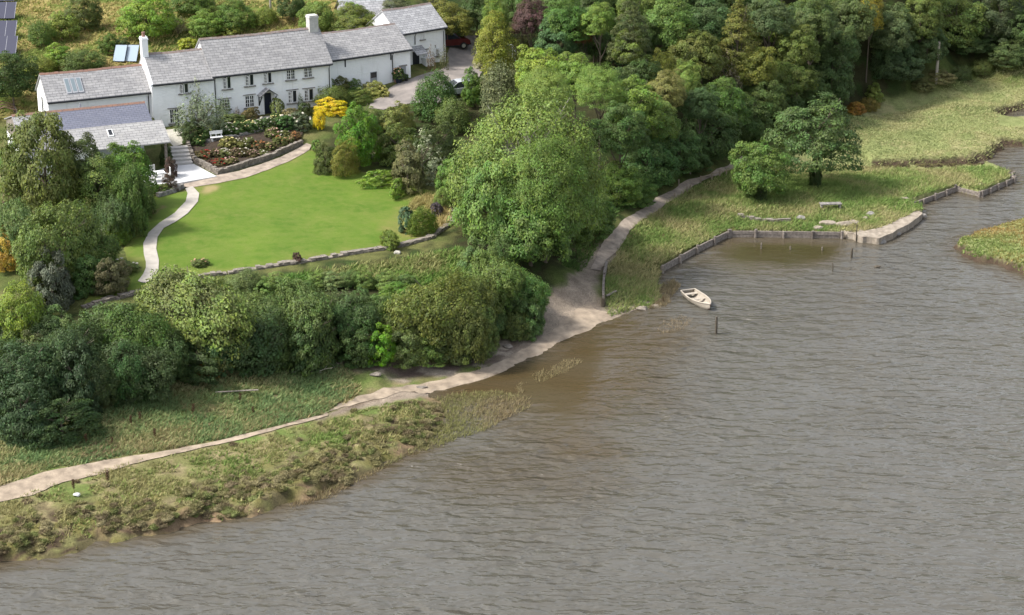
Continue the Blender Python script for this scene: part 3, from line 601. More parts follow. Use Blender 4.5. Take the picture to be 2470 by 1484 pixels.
fh = empty('farmhouse', (-26.3, 171.5, 6.1), 0, 'long whitewashed stone farmhouse with three stepped slate roofs, porch and two chimneys', 'house')
bpy.context.view_layer.update()
s1 = Block(fh, (-39.5, 165.7), 24.5, 9.15, 4.4, 9.3, 11.25, 6.1)
s2 = Block(fh, (-31.15, 168.95), 24.5, 5.55, 5.0, 10.05, 12.2, 6.1)
s3 = Block(fh, (-26.2, 171.3), 27.2, 11.2, 5.7, 10.2, 12.95, 6.1)
for b_ in (s1, s2, s3): b_.walls()
s1.roof('old_slate', 'terracotta', vr=-.02); s2.roof('old_slate', 'ridge_tile', vr=-.05, vl=.02); s3.roof('old_slate')
winpx(s2, z1_, 1752, 1840, 812, 912, rows=2, opened='left')
winpx(s2, z1_, 1655, 1748, 1062, 1202, drip=True)
for l, r, t, b, op, dr in [(322,402,748,868,'left',0),(540,625,726,838,'left',0),(720,800,706,812,'left',0),(943,1027,680,778,None,0),(1113,1194,661,756,None,0)]:
    winpx(s3, z2_, l, r, t, b, opened=op, rows=3)
for l, r, t, b, op in [(288,390,968,1065,None),(538,628,930,1047,None),(958,1046,882,1003,'both'),(1116,1208,866,984,'left')]:
    winpx(s3, z2_, l, r, t, b, opened=op, drip=True)
s3.pipe(.18, .3, 4); s3.pipe(11.0, .3, 4); s1.pipe(8.7, .2, 3)
s2.chimney(-.1, .44, s2.D/2-.34, s2.D/2+.34, 3.6, 7.6, pot=True)
s3.chimney(s3.L-.95, s3.L-.1, s3.D/2-.42, s3.D/2+.42, 6.0, 8.0, 'chimney_render', pot=False)
# verge: the lit coping of the middle roof's left edge
m = s2.mb(); D2 = s2.D/2
for a_, b_ in (((-.3), D2),): m.face([(-.14, -.3, s2.ze+.02), (.06, -.3, s2.ze+.03), (.06, D2, s2.zr+.03), (-.14, D2, s2.zr+.02)]); m.face([(-.14, -.3, s2.ze-.25), (-.14, -.3, s2.ze+.02), (-.14, D2, s2.zr+.02), (-.14, D2, s2.zr-.3)]); m.face([(-.14, -.3, s2.ze-.25), (.06, -.3, s2.ze-.25), (.06, -.3, s2.ze+.03), (-.14, -.3, s2.ze+.02)])
m.build('verge_coping', 'whitewash', fh)
# gable window of the low wing
m = s1.mb(); m.box(-.12, -.01, 1.5, 2.15, 1.6, 3.3); w_ = m.build('window', 'white_paint', fh); m = s1.mb(); m.box(-.135, -.122, 1.6, 2.05, 1.7, 3.2); m.build('pane', 'window_glass', w_)
# rooflights on the low wing
def slope_pt(bl, u, v):
    n = np.array(bl.ey)*(-bl.sl) + np.array([0, 0, 1.]); P = bl.P + np.array([0, 0, bl.ze]) - bl.ey*bl.oh
    p = onplane(u, v, P, n) - bl.P; return float(p @ bl.ex), float(p @ bl.ey)
def slope_box(bl, mb, x0, x1, ya, yb, h0, h1):
    zz = lambda y: bl.ze + (y+bl.oh)*bl.sl; c = []
    for h in (h0, h1): c += [(x0, ya, zz(ya)+h), (x1, ya, zz(ya)+h), (x1, yb, zz(yb)+h), (x0, yb, zz(yb)+h)]
    for f in ((4, 5, 6, 7), (0, 1, 5, 4), (1, 2, 6, 5), (2, 3, 7, 6), (3, 0, 4, 7)): mb.face([c[i] for i in f])
xa, yb = slope_pt(s1, *z1_(615, 775)); xb, ya = slope_pt(s1, *z1_(830, 905))
for i in range(3):
    w0 = xa+(xb-xa)*i/3; w1 = xa+(xb-xa)*(i+1)/3 - .04
    m = s1.mb(); slope_box(s1, m, w0, w1, ya, yb, .0, .09); sk = m.build('skylight', 'grey_paint', fh)
    m = s1.mb(); slope_box(s1, m, w0+.08, w1-.08, ya+.1, yb-.1, .06, .1); m.build('pane', 'skylight_glass', sk)
# door and porch
dx0, _ = s3.loc(*z2_(725, 1000)); dx1, dz0 = s3.loc(*z2_(800, 1112)); _, dz1 = s3.loc(*z2_(760, 905))
m = s3.mb(); m.box(dx0, dx1, -.06, -.01, dz0, dz1); d_ = m.build('door', 'door_paint', fh)
m = s3.mb(); m.tube([(dx1-.14, -.1, dz0+.95), (dx1-.14, -.1, dz0+1.12)], .03, 6); m.build('handle', 'steel', d_)
m = s3.mb(); m.box(dx0-.1, dx0-.003, -.12, 0, dz0, dz1+.12).box(dx1+.003, dx1+.26, -.12, 0, dz0, dz1+.12).box(dx0, dx1, -.12, 0, dz1+.003, dz1+.12); m.build('door_frame', 'white_paint', fh)
m = s3.mb(); m.box(dx0-.2, dx1+.3, -.6, -.07, dz0-.3, dz0-.02); m.build('doorstep', 'grey_stone', fh)
px0, pz0 = s3.loc(*z2_(690, 940), dy=-.8); px1, _ = s3.loc(*z2_(862, 912), dy=-.8); pxa, pza = s3.loc(*z2_(765, 872), dy=-.8); pxa = (px0+px1)/2; pz0 -= .05
m = s3.mb()
for q, sg in ((px0, 1), (px1, -1)):
    m.face([(q, -.85, pz0), (pxa, -.85, pza), (pxa, 0, pza), (q, 0, pz0)][::sg], [(0, 0), (0, 1), (.8, 1), (.8, 0)][::sg])
    m.face([(q, -.85, pz0-.1), (pxa, -.85, pza-.1), (pxa, 0, pza-.1), (q, 0, pz0-.1)][::-sg]); m.face([(q, -.85, pz0-.1), (q, -.85, pz0), (q, 0, pz0), (q, 0, pz0-.1)]); m.face([(q, -.85, pz0-.1), (pxa, -.85, pza-.1), (pxa, -.85, pza), (q, -.85, pz0)])
pr = m.build('porch_roof', 'old_slate', fh)
for q in (px0+.14, px1-.14):
    m = s3.mb(); m.tube([(q, -.05, pz0-.95), (q, -.35, pz0-.6), (q, -.78, pz0-.1)], .06, 5); m.tube([(q, -.05, pz0-1.0), (q, -.05, pz0-.05)], .06, 5); m.build('bracket', 'dark_timber', pr)

# outbuilding, gabled cottage, slate outhouse
ob = empty('outbuilding', (-16.3, 178, 6.7), 0, 'low white stone outbuilding with grey slate roof joining farmhouse and gabled cottage', 'outbuilding')
bpy.context.view_layer.update()
s4 = Block(ob, (-16.6, 177.75), 33.5, 8.7, 5.8, 10.15, 12.0, 6.9); s4.walls(deep=1.6); s4.roof('old_slate')
s4.pipe(6.75, .4, 3)
for (l, r, t, b) in [(1512, 1522, 590, 655), (1958, 1968, 522, 585)]:
    x0, z1 = s4.loc(*z2_(l, t)); x1, z0 = s4.loc(*z2_(r, b)); m = s4.mb(); m.box(x0, x1+.03, -.05, -.01, z0, z1); m.build('vent_slit', 'dark_timber', ob)
x0, z1 = s4.loc(*z2_(1762, 706)); x1, z0 = s4.loc(*z2_(1828, 790)); m = s4.mb(); m.box(x0, x1, -.07, -.01, z0-.2, z1); d_ = m.build('door', 'grey_paint', ob); m = s4.mb(); m.box(x0+.05, x1-.05, -.085, -.072, z0+.35, z1-.05); m.build('pane', 'window_glass', d_)
x0, z1 = s4.loc(*z2_(2052, 652)); x1, z0 = s4.loc(*z2_(2112, 770)); m = s4.mb(); m.box(x0, x1, -.07, -.01, z0, z1); d_ = m.build('door', 'grey_paint', ob); m = s4.mb(); m.box(x0-.1, x1+.1, -.12, -.0, z1+.01, z1+.12); m.build('lintel', 'grey_stone', d_)

bc = empty('gabled_cottage', (-10.6, 185, 7.3), 0, 'two storey white cottage with pale slate gable roof at the end of the row', 'house')
bpy.context.view_layer.update()
s5 = Block(bc, (-10.55, 184.9), 38.5, 5.5, 4.9, 11.0, 12.9, 7.35); s5.walls(); s5.roof('barn_slate')
winpx(s5, z3_, 712, 742, 310, 385, rows=3); winpx(s5, z3_, 730, 775, 488, 565, rows=3, drip=True); winpx(s5, z3_, 855, 888, 472, 545, rows=3)
s5.pipe(5.3, .2, 3); s5.pipe(1.9, 2.4, 3)
x0, z1 = s5.loc(*z3_(632, 512)); x1, z0 = s5.loc(*z3_(650, 690)); m = s5.mb(); m.box(x0, x0+.75, -.07, -.01, z0, z1); m.build('door', 'door_paint', bc)
x0, z1 = s5.loc(*z3_(630, 480)); m = s5.mb(); m.face([(x0-.2, -1.1, z1-.35), (x0+1.1, -1.1, z1-.35), (x0+1.1, -.01, z1+.25), (x0-.2, -.01, z1+.25)], [(0, 0), (1.3, 0), (1.3, 1.2), (0, 1.2)]); m.face([(x0-.2, -1.1, z1-.43), (x0-.2, -.01, z1+.17), (x0+1.1, -.01, z1+.17), (x0+1.1, -1.1, z1-.43)]); m.face([(x0-.2, -1.1, z1-.43), (x0+1.1, -1.1, z1-.43), (x0+1.1, -1.1, z1-.35), (x0-.2, -1.1, z1-.35)]); m.build('porch_roof', 'barn_slate', bc)
x0, z1 = s5.loc(*z3_(718, 598)); x1, z0 = s5.loc(*z3_(800, 700)); tk = empty('oil_tank', tuple(s5.P + s5.ex*(x0+.5) - s5.ey*.45), s5.ang, 'white boxed tank standing against the gabled cottage wall under a window', 'tank')
MB().box(-.5, .5, -.35, .35, 0, 1.0).build('body', 'white_paint', tk, bevel=.03); MB().box(-.55, .55, -.4, .4, 1.0, 1.06).build('lid', 'white_paint', tk, bevel=.01)

oh = empty('outhouse', (-35, 160, 5), 0, 'low outhouse with blue slate roof, terracotta ridge and pale slate lower slope beside the patio', 'outhouse')
bpy.context.view_layer.update()
class Out(Block): pass
s6 = Block(oh, (-38.9, 154.25), 24.0, 10.9, 9.0, 7.6, 10.0, 5.0, oh=.25)
m = s6.mb(); D2 = s6.D/2; Z_ = lambda y: s6.ze + (y+s6.oh)*s6.sl; xs = s6.L - 5.6; yj = D2*.47
def slab(m, x0, x1, y0, y1, skew=0, t=.09, lift=0):
    z = lambda y: Z_(y)+lift if y <= D2 else s6.zr+lift - (y-D2)*.3
    l = math.hypot(y1-y0, z(y1)-z(y0))
    m.face([(x0, y0, z(y0)), (x1, y0, z(y0)), (x1, y1, z(y1)), (x0, y1, z(y1))], [(x0, 0), (x1, 0), (x1, l), (x0, l)])
    m.face([(x0, y1, z(y1)-t), (x1, y1, z(y1)-t), (x1, y0, z(y0)-t), (x0, y0, z(y0)-t)])
    for a, b in (((x0, y0), (x1, y0)), ((x1, y0), (x1, y1)), ((x1, y1), (x0, y1)), ((x0, y1), (x0, y0))): m.face([(*a, z(a[1])-t), (*b, z(b[1])-t), (*b, z(b[1])), (*a, z(a[1]))])
slab(m, 2.6, s6.L+.1, yj, D2); slab(m, 2.6, s6.L+.1, D2+.02, D2+3.7); rf = m.build('roof', 'blue_slate', oh)
m = s6.mb(); slab(m, -.1, 2.55, -s6.oh, D2, lift=-.02); slab(m, -.1, 2.55, D2+.02, D2+3.7, lift=-.02); m.build('roof', 'old_slate', oh)
m = s6.mb(); slab(m, 2.6, s6.L+.9, -s6.oh, yj+.15, lift=.04); rl = m.build('lower_roof', 'pale_slate', oh)
m = s6.mb(); slope_box(s6, m, s6.L-3.9, s6.L-3.45, 1.0, 1.75, .03, .12); sk = m.build('skylight', 'white_paint', oh); m = s6.mb(); slope_box(s6, m, s6.L-3.83, s6.L-3.52, 1.08, 1.68, .1, .13); m.build('pane', 'window_glass', sk)
m = s6.mb(); k = 24
for i in range(k):
    xa = -.1+(s6.L+.2)*i/k; xb = -.1+(s6.L+.2)*(i+1)/k-.02; m.face([(xa, D2-.17, s6.zr-.07), (xb, D2-.17, s6.zr-.07), (xb, D2, s6.zr+.08), (xa, D2, s6.zr+.08)]); m.face([(xb, D2+.17, s6.zr-.04), (xa, D2+.17, s6.zr-.04), (xa, D2, s6.zr+.08), (xb, D2, s6.zr+.08)])
m.build('ridge', 'terracotta', rf)
m = s6.mb(); m.box(0, xs, 0, .3, -.5, Z_(0)-.12).box(0, .3, .3, D2*2-1, -.5, 2.9).box(xs-.3, xs, .3, D2, -.5, 3.2).box(.3, s6.L, D2+1, D2+1.3, -.5, 4.4); m.build('wall', 'whitewash', oh)
m = s6.mb(); m.face([(.0, .3, 2.85), (.0, D2, s6.zr-.15), (.0, 7.8, 3.85), (.0, 7.8, 2.85)]); m.face([(.02, .3, 2.85), (.02, 7.8, 2.85), (.02, 7.8, 3.85), (.02, D2, s6.zr-.15)]); m.build('gable_wall', 'weathered_timber', oh)
for x_ in (xs+2.6, s6.L+.55):
    m = s6.mb(); m.box(x_-.1, x_+.1, .05, .25, -.3, Z_(.1)-.12); m.build('post', 'weathered_timber', oh)
m = s6.mb(); x_ = 6.0; yv = D2+2.2; zv = s6.zr-2.2*.3; m.tube([(x_, yv, zv-.1), (x_, yv, zv+.55)], .08, 7); vp = m.build('flue', 'steel', oh); m = s6.mb(); m.box(x_-.35, x_+.35, yv-.22, yv+.22, zv+.0, zv+.05); m.build('flashing', 'white_paint', vp)

wc = empty('distant_cottage', tuple(at(895, 10, 12.6)), R(20), 'white cottage with slate roof just showing at the top edge behind the farmhouse', 'house')
wc.location.z = float(hfun(np.array([wc.location.x]), np.array([wc.location.y]))[0]) - 1.3
MB().box(-2.6, 2.6, 0, 4, -1, 1.9).build('wall', 'whitewash', wc)
m = MB(); m.face([(-2.8, -.3, 1.8), (2.8, -.3, 1.8), (2.8, 2, 3.6), (-2.8, 2, 3.6)], [(0, 0), (5.6, 0), (5.6, 2.8), (0, 2.8)]); m.face([(2.8, 4.3, 1.8), (-2.8, 4.3, 1.8), (-2.8, 2, 3.6), (2.8, 2, 3.6)]); m.face([(-2.6, 0, 1.9), (-2.6, 2, 3.5), (-2.6, 4, 1.9)]); m.face([(2.6, 0, 1.9), (2.6, 4, 1.9), (2.6, 2, 3.5)]); m.build('roof', 'barn_slate', wc)
for x_ in (-1.4, .9): MB().box(x_, x_+.6, -.05, -.01, .6, 1.4).build('window', 'window_glass', wc)

# ---------------------------------------------------------------- foliage prototypes
def unit(v): return v/(np.linalg.norm(v, axis=-1, keepdims=True)+1e-9)
def leaf_quads(P, Nn, size, rng, asp=.62):
    n = len(P); t = unit(np.cross(Nn, rng.normal(size=(n, 3)))); b = np.cross(Nn, t)
    s = size*rng.uniform(.5, 1.6, n)[:, None]; d = Nn*(s*.18)
    V = np.stack([P - t*s*.5, P - b*s*asp*.5 - d, P + t*s*.5, P + b*s*asp*.5 - d], 1).reshape(-1, 3)
    F = np.arange(n*4).reshape(n, 4); return V, F
def crown_mesh(name, seed, clumps, per, leaf, hz=1.5, low=-.55, lobes=9, lobe=.3, cr=(.15, .27), inner=.18, taper=0.0, upright=0.0, patches=0.0, flat=0.0, box=0.0):
    """a crown of leaf clumps: radius 1, from z = 0 to hz; the tint attribute carries leaf-to-leaf variety"""
    g = np.random.default_rng(seed)
    k = np.arange(clumps) + .5; zc = 1 - k/clumps*(1-low); th = k*2.39996
    D = np.c_[np.sqrt(np.clip(1-zc*zc, 0, 1))*np.cos(th), np.sqrt(np.clip(1-zc*zc, 0, 1))*np.sin(th), zc]; D = unit(D + g.normal(size=D.shape)*.5/np.sqrt(clumps)*2)
    LD = unit(g.normal(size=(lobes, 3)) + [0, 0, .35]); r = .64 + lobe*np.max(np.clip((D @ LD.T), 0, 1)**6, 1) + g.uniform(-.1, .08, len(D))
    inn = g.random(len(D)) < inner; r = np.where(inn, r*g.uniform(.5, .85, len(D)), r)
    c = D*r[:, None]; c[:, 2] = (c[:, 2]-low*.7)/(1-low*.7)
    if box: c[:, 2] = np.clip(c[:, 2], 0, None)**(1-box); c[:, :2] *= (1+.25*box*(D[:, 2:3] > .3))
    if taper: kk = 1 - taper*np.clip(c[:, 2], 0, 1); c[:, :2] *= kk[:, None]
    rad = g.uniform(*cr, len(D))
    per_i = np.maximum(3, (per*(rad/np.mean(cr))**2).astype(int)); ci = np.repeat(np.arange(len(D)), per_i); n = len(ci)
    out = unit(c-[0, 0, .3])
    q = unit(g.normal(size=(n, 3)) + out[ci]*.5 + [0, 0, .55]); rr = g.uniform(.2, 1, n)**.4
    zs = (.46-flat*.7)
    P = c[ci] + q*(rad[ci]*rr)[:, None]*[1, 1, zs]
    if upright: P[:, 2] += g.uniform(0, upright, n)*np.where(rr > .8, 1, .2)
    P[:, :2] /= np.percentile(np.abs(P[:, :2]), 98.5)
    P[:, 2] = np.maximum(P[:, 2], .01)/np.percentile(P[:, 2], 99.3)*hz
    Nn = unit(out[ci]*.45 + q*.5 + [0, 0, .5] + g.normal(size=(n, 3))*.36)
    V, F = leaf_quads(P, Nn, leaf, g)
    me = np_mesh(name, V, F, False)
    ct = g.random(len(D)); pt = g.random(len(D)) < patches
    hue = np.clip(.5 + (ct[ci]-.5)*.7 + g.normal(size=n)*.2, 0, 1); hue = np.where(pt[ci], .05, hue)
    val = np.clip(.5 + (g.random(len(D))[ci]-.5)*.5 + g.normal(size=n)*.2, 0, 1)
    vcol(me, 'tint', np.repeat(np.c_[hue, val, g.random(n)], 4, 0)); me.materials.append(MATS['foliage']); return me
def trunk_mesh(name, seed, h=1.0, r=.035, limbs=7, spread=.45, mat='bark', start=.3, tw=2):
    rd = random.Random(seed); m = MB(); top = Vector((rd.uniform(-.04, .04), rd.uniform(-.04, .04), h*.8))
    m.tube([(0, 0, -.08), (0, 0, .03), (top.x*.4, top.y*.4, h*.35), tuple(top)], [r*1.6, r*1.1, r*.85, r*.3], 7)
    for i in range(limbs):
        a = 2*math.pi*(i+rd.random()*.6)/limbs; z = h*(start+.4*rd.random()); q = Vector((top.x*z/h, top.y*z/h, z)); l = spread*rd.uniform(.65, 1)
        e = q + Vector((math.cos(a)*l, math.sin(a)*l, l*rd.uniform(.45, 1.0))); mid = (q+e)/2 + Vector((0, 0, -.03))
        m.tube([q, mid, e], [r*.5, r*.32, r*.12], 5)
        for k in range(tw):
            b = a + rd.uniform(-1, 1); e2 = mid + Vector((math.cos(b), math.sin(b), rd.uniform(.3, 1)))*l*.45; m.tube([mid, e2], [r*.26, r*.08], 4, False)
    me_o = m.build(name, mat, weld=False); me = me_o.data; bpy.data.objects.remove(me_o); return me
CR = {
 'broad': [crown_mesh('crown_broad', 1, 135, 135, .048, 1.25, lobes=11, lobe=.36), crown_mesh('crown_broad', 2, 125, 145, .048, 1.35, lobes=8, lobe=.42), crown_mesh('crown_broad', 3, 145, 130, .046, 1.3, lobes=14, lobe=.34)],
 'tall': [crown_mesh('crown_tall', 4, 145, 120, .05, 2.0, lobes=10, lobe=.36, taper=.3), crown_mesh('crown_tall', 5, 155, 115, .05, 2.1, lobes=12, lobe=.4, taper=.4)],
 'ash': [crown_mesh('crown_ash', 6, 300, 135, .027, 1.15, low=-.25, lobes=16, lobe=.22, cr=(.1, .19), upright=.08)],
 'oak': [crown_mesh('crown_oak', 7, 150, 110, .044, 1.35, low=-.35, lobes=13, lobe=.26, cr=(.12, .22), inner=.2)],
 'conifer': [crown_mesh('crown_conifer', 8, 220, 55, .05, 2.4, lobes=16, lobe=.3, taper=.72, cr=(.12, .2), flat=.35)],
 'bush': [crown_mesh('foliage', 10, 90, 110, .066, 1.3, low=-.3, lobes=8, lobe=.3), crown_mesh('foliage', 11, 90, 110, .064, 1.2, low=-.3, lobes=7, lobe=.36), crown_mesh('foliage', 12, 100, 100, .06, 1.4, low=-.3, lobes=10, lobe=.32, upright=.2)],
 'hedge': [crown_mesh('foliage', 13, 240, 84, .043, 1.1, low=-.2, lobes=18, lobe=.3, cr=(.1, .19), patches=.02, upright=.1, box=.35), crown_mesh('foliage', 14, 240, 84, .043, 1.05, low=-.2, lobes=15, lobe=.34, cr=(.1, .2), patches=.02, upright=.12, box=.35)],
 'small': [crown_mesh('foliage', 15, 60, 45, .13, 1.3, low=-.3, lobes=6, lobe=.3), crown_mesh('foliage', 16, 60, 45, .13, 1.2, low=-.3, lobes=7, lobe=.36)],
 'wispy': [crown_mesh('foliage', 17, 75, 30, .085, 1.6, low=-.3, lobes=9, lobe=.5, cr=(.1, .2), upright=.3), crown_mesh('foliage', 18, 55, 26, .085, 2.0, low=-.4, lobes=9, lobe=.5, cr=(.1, .18), upright=.25)],
 'round': [crown_mesh('foliage', 19, 190, 60, .06, 1.45, low=-.3, lobes=22, lobe=.14, cr=(.13, .2), upright=.12)],
}
TK = [trunk_mesh('trunk', 1), trunk_mesh('trunk', 2), trunk_mesh('trunk', 3)]
TKW = trunk_mesh('trunk', 4, r=.028, limbs=12, spread=.5, mat='pale_bark', tw=4)
HZ = {'broad': (1.25, 1.35, 1.3), 'tall': (2.0, 2.1), 'ash': (1.15,), 'oak': (1.35,), 'conifer': (2.4,), 'bush': (1.3, 1.2, 1.4), 'hedge': (1.1, 1.05), 'small': (1.3, 1.2), 'wispy': (1.6, 2.0), 'round': (1.45,)}
def _shift(sh): return sh
TREES = []; FB = 1.46
def tree(p, h, w, kind, col, label, cat='tree', group=None, name='tree', low=.22, rz=None, trunk=None, var=None, depth=None, hk=.62):
    rd = random.Random(int(p[0]*131+p[1]*717)); i = rd.randrange(len(CR[kind])) if var is None else var
    t = empty(name, tuple(p), rd.uniform(0, 6.28) if rz is None else rz, label, cat, group)
    c = bpy.data.objects.new('crown' if h > 2.2 else 'foliage', CR[kind][i]); COL.objects.link(c); c.parent = t
    hc = min(h*(1-low), w*HZ[kind][i]*hk if low > .06 else 99); z0 = h-hc; c.location = (0, 0, z0); q = .93 + .1*rd.random(); c.scale = (w/2, (depth or w)*q/2, hc/HZ[kind][i]); c.color = (min(.8, col[0]*FB*1.06), min(.8, col[1]*FB), col[2]*FB*.82, 1)
    k = bpy.data.objects.new('trunk' if h > 2.2 else 'stem', trunk or rd.choice(TK)); COL.objects.link(k); k.parent = t; k.scale = (max(w, h*.4)*.58, max(w, h*.4)*.58, h*.9)
    TREES.append((p[0], p[1], w)); return t
def T(u, vt, wpx, h, kind, col, label, vb=None, **k):
    """tree whose crown top stands at (u, vt) in the photo and is wpx wide there; h metres tall, or foot seen at vb"""
    if vb is not None:
        p = on(u, vb); sc = scale_at(p); h = max(.5, (vb-vt)/(sc*.95)); 
    else: p = on(u, vt+h*.0, h); sc = scale_at(p + [0, 0, h*.6])
    return tree(p, h, wpx/sc, kind, col, label, **k)
DK = (.036, .062, .02); MD = (.062, .105, .025); BR = (.105, .175, .03); LT = (.125, .185, .045); OL = (.105, .115, .03); GY = (.115, .14, .085); BL = (.05, .095, .042); YE = (.42, .40, .05); YG = (.17, .20, .03); CO = (.06, .036, .04); RU = (.16, .07, .035)
# orchard and scrub behind the farmhouse
for a in [
 (35,132,128,0,'broad',DK,'dark green tree at the left edge beside the low wing gable',270),(205,-6,95,0,'broad',(.06,.08,.025),'dark olive tree at the top left of the dry orchard grass',74),
 (100,52,70,0,'bush',MD,'mid green bush below the dark olive orchard tree, near the solar panels',112),(150,30,90,0,'bush',(.11,.15,.035),'pale green scrub bush touching the dark olive orchard tree',95),
 (140,105,70,0,'bush',BR,'bright green bush behind the low wing roof',158),(200,124,110,0,'bush',(.055,.085,.025),'dark low bush right behind the ridge of the low wing',172),(100,140,80,0,'bush',(.12,.15,.035),'yellowish green scrub behind the left end of the low wing ridge',182),
 (355,-4,140,0,'broad',BR,'bright green round orchard tree standing in dry grass above the farmhouse',86),(470,-30,110,0,'broad',MD,'mid green orchard tree cut by the top edge of the photo',30),(500,24,92,0,'broad',(.085,.14,.03),'green orchard tree right of the bright round orchard tree',84),(565,2,100,0,'broad',MD,'darker green orchard tree overlapping the tree to its left',72),
 (262,84,52,0,'bush',MD,'small green bush left of the pair of glass collectors',128),(298,92,40,0,'bush',DK,'small dark bush just behind the pair of glass collectors',128),(455,92,54,0,'small',YG,'yellow green shrub behind the middle roof ridge',124),(430,42,50,0,'wispy',(.2,.19,.13),'grey dry twiggy shrub between two orchard trees',82),
 (708,-18,74,0,'broad',DK,'dark green tree right of the grey utility pole',52),(768,6,90,0,'broad',(.10,.15,.04),'pale green tree left of the farmhouse chimney top',76),(850,14,120,0,'broad',(.085,.11,.03),'olive tree behind the outbuilding ridge',84),(905,36,80,0,'bush',(.10,.12,.035),'olive shrub close behind the gabled cottage gable',78),(848,6,60,0,'bush',BR,'bright green shrub in front of the distant cottage',40),
 (950,-6,80,0,'broad',(.07,.085,.05),'grey green bush at the top edge behind the gabled cottage',34),(640,20,60,0,'bush',(.11,.15,.035),'pale grass green bush near the grey utility pole',62),(560,52,60,0,'small',(.13,.16,.04),'pale shrub under the orchard trees behind the farmhouse ridge',84),
 (1070,6,130,0,'broad',(.105,.115,.03),'olive hedge tree right of the cottage roof with brownish tips',86),(1030,30,70,0,'bush',(.12,.10,.04),'brownish hedge bush touching the gabled cottage roof',92),(1150,-12,100,0,'broad',DK,'dark green tree at the head of the driveway',92),(1108,54,42,0,'bush',BL,'small dark shrub behind the red car',100)]:
    u, vt, w, _, kd, c, lb, vb = a; T(u, vt, w, 0, kd, c, lb, vb=vb, low=.1, name='orchard_tree' if kd == 'broad' else 'shrub', cat='tree' if kd == 'broad' else 'bush', group='trees and scrub behind the farmhouse')
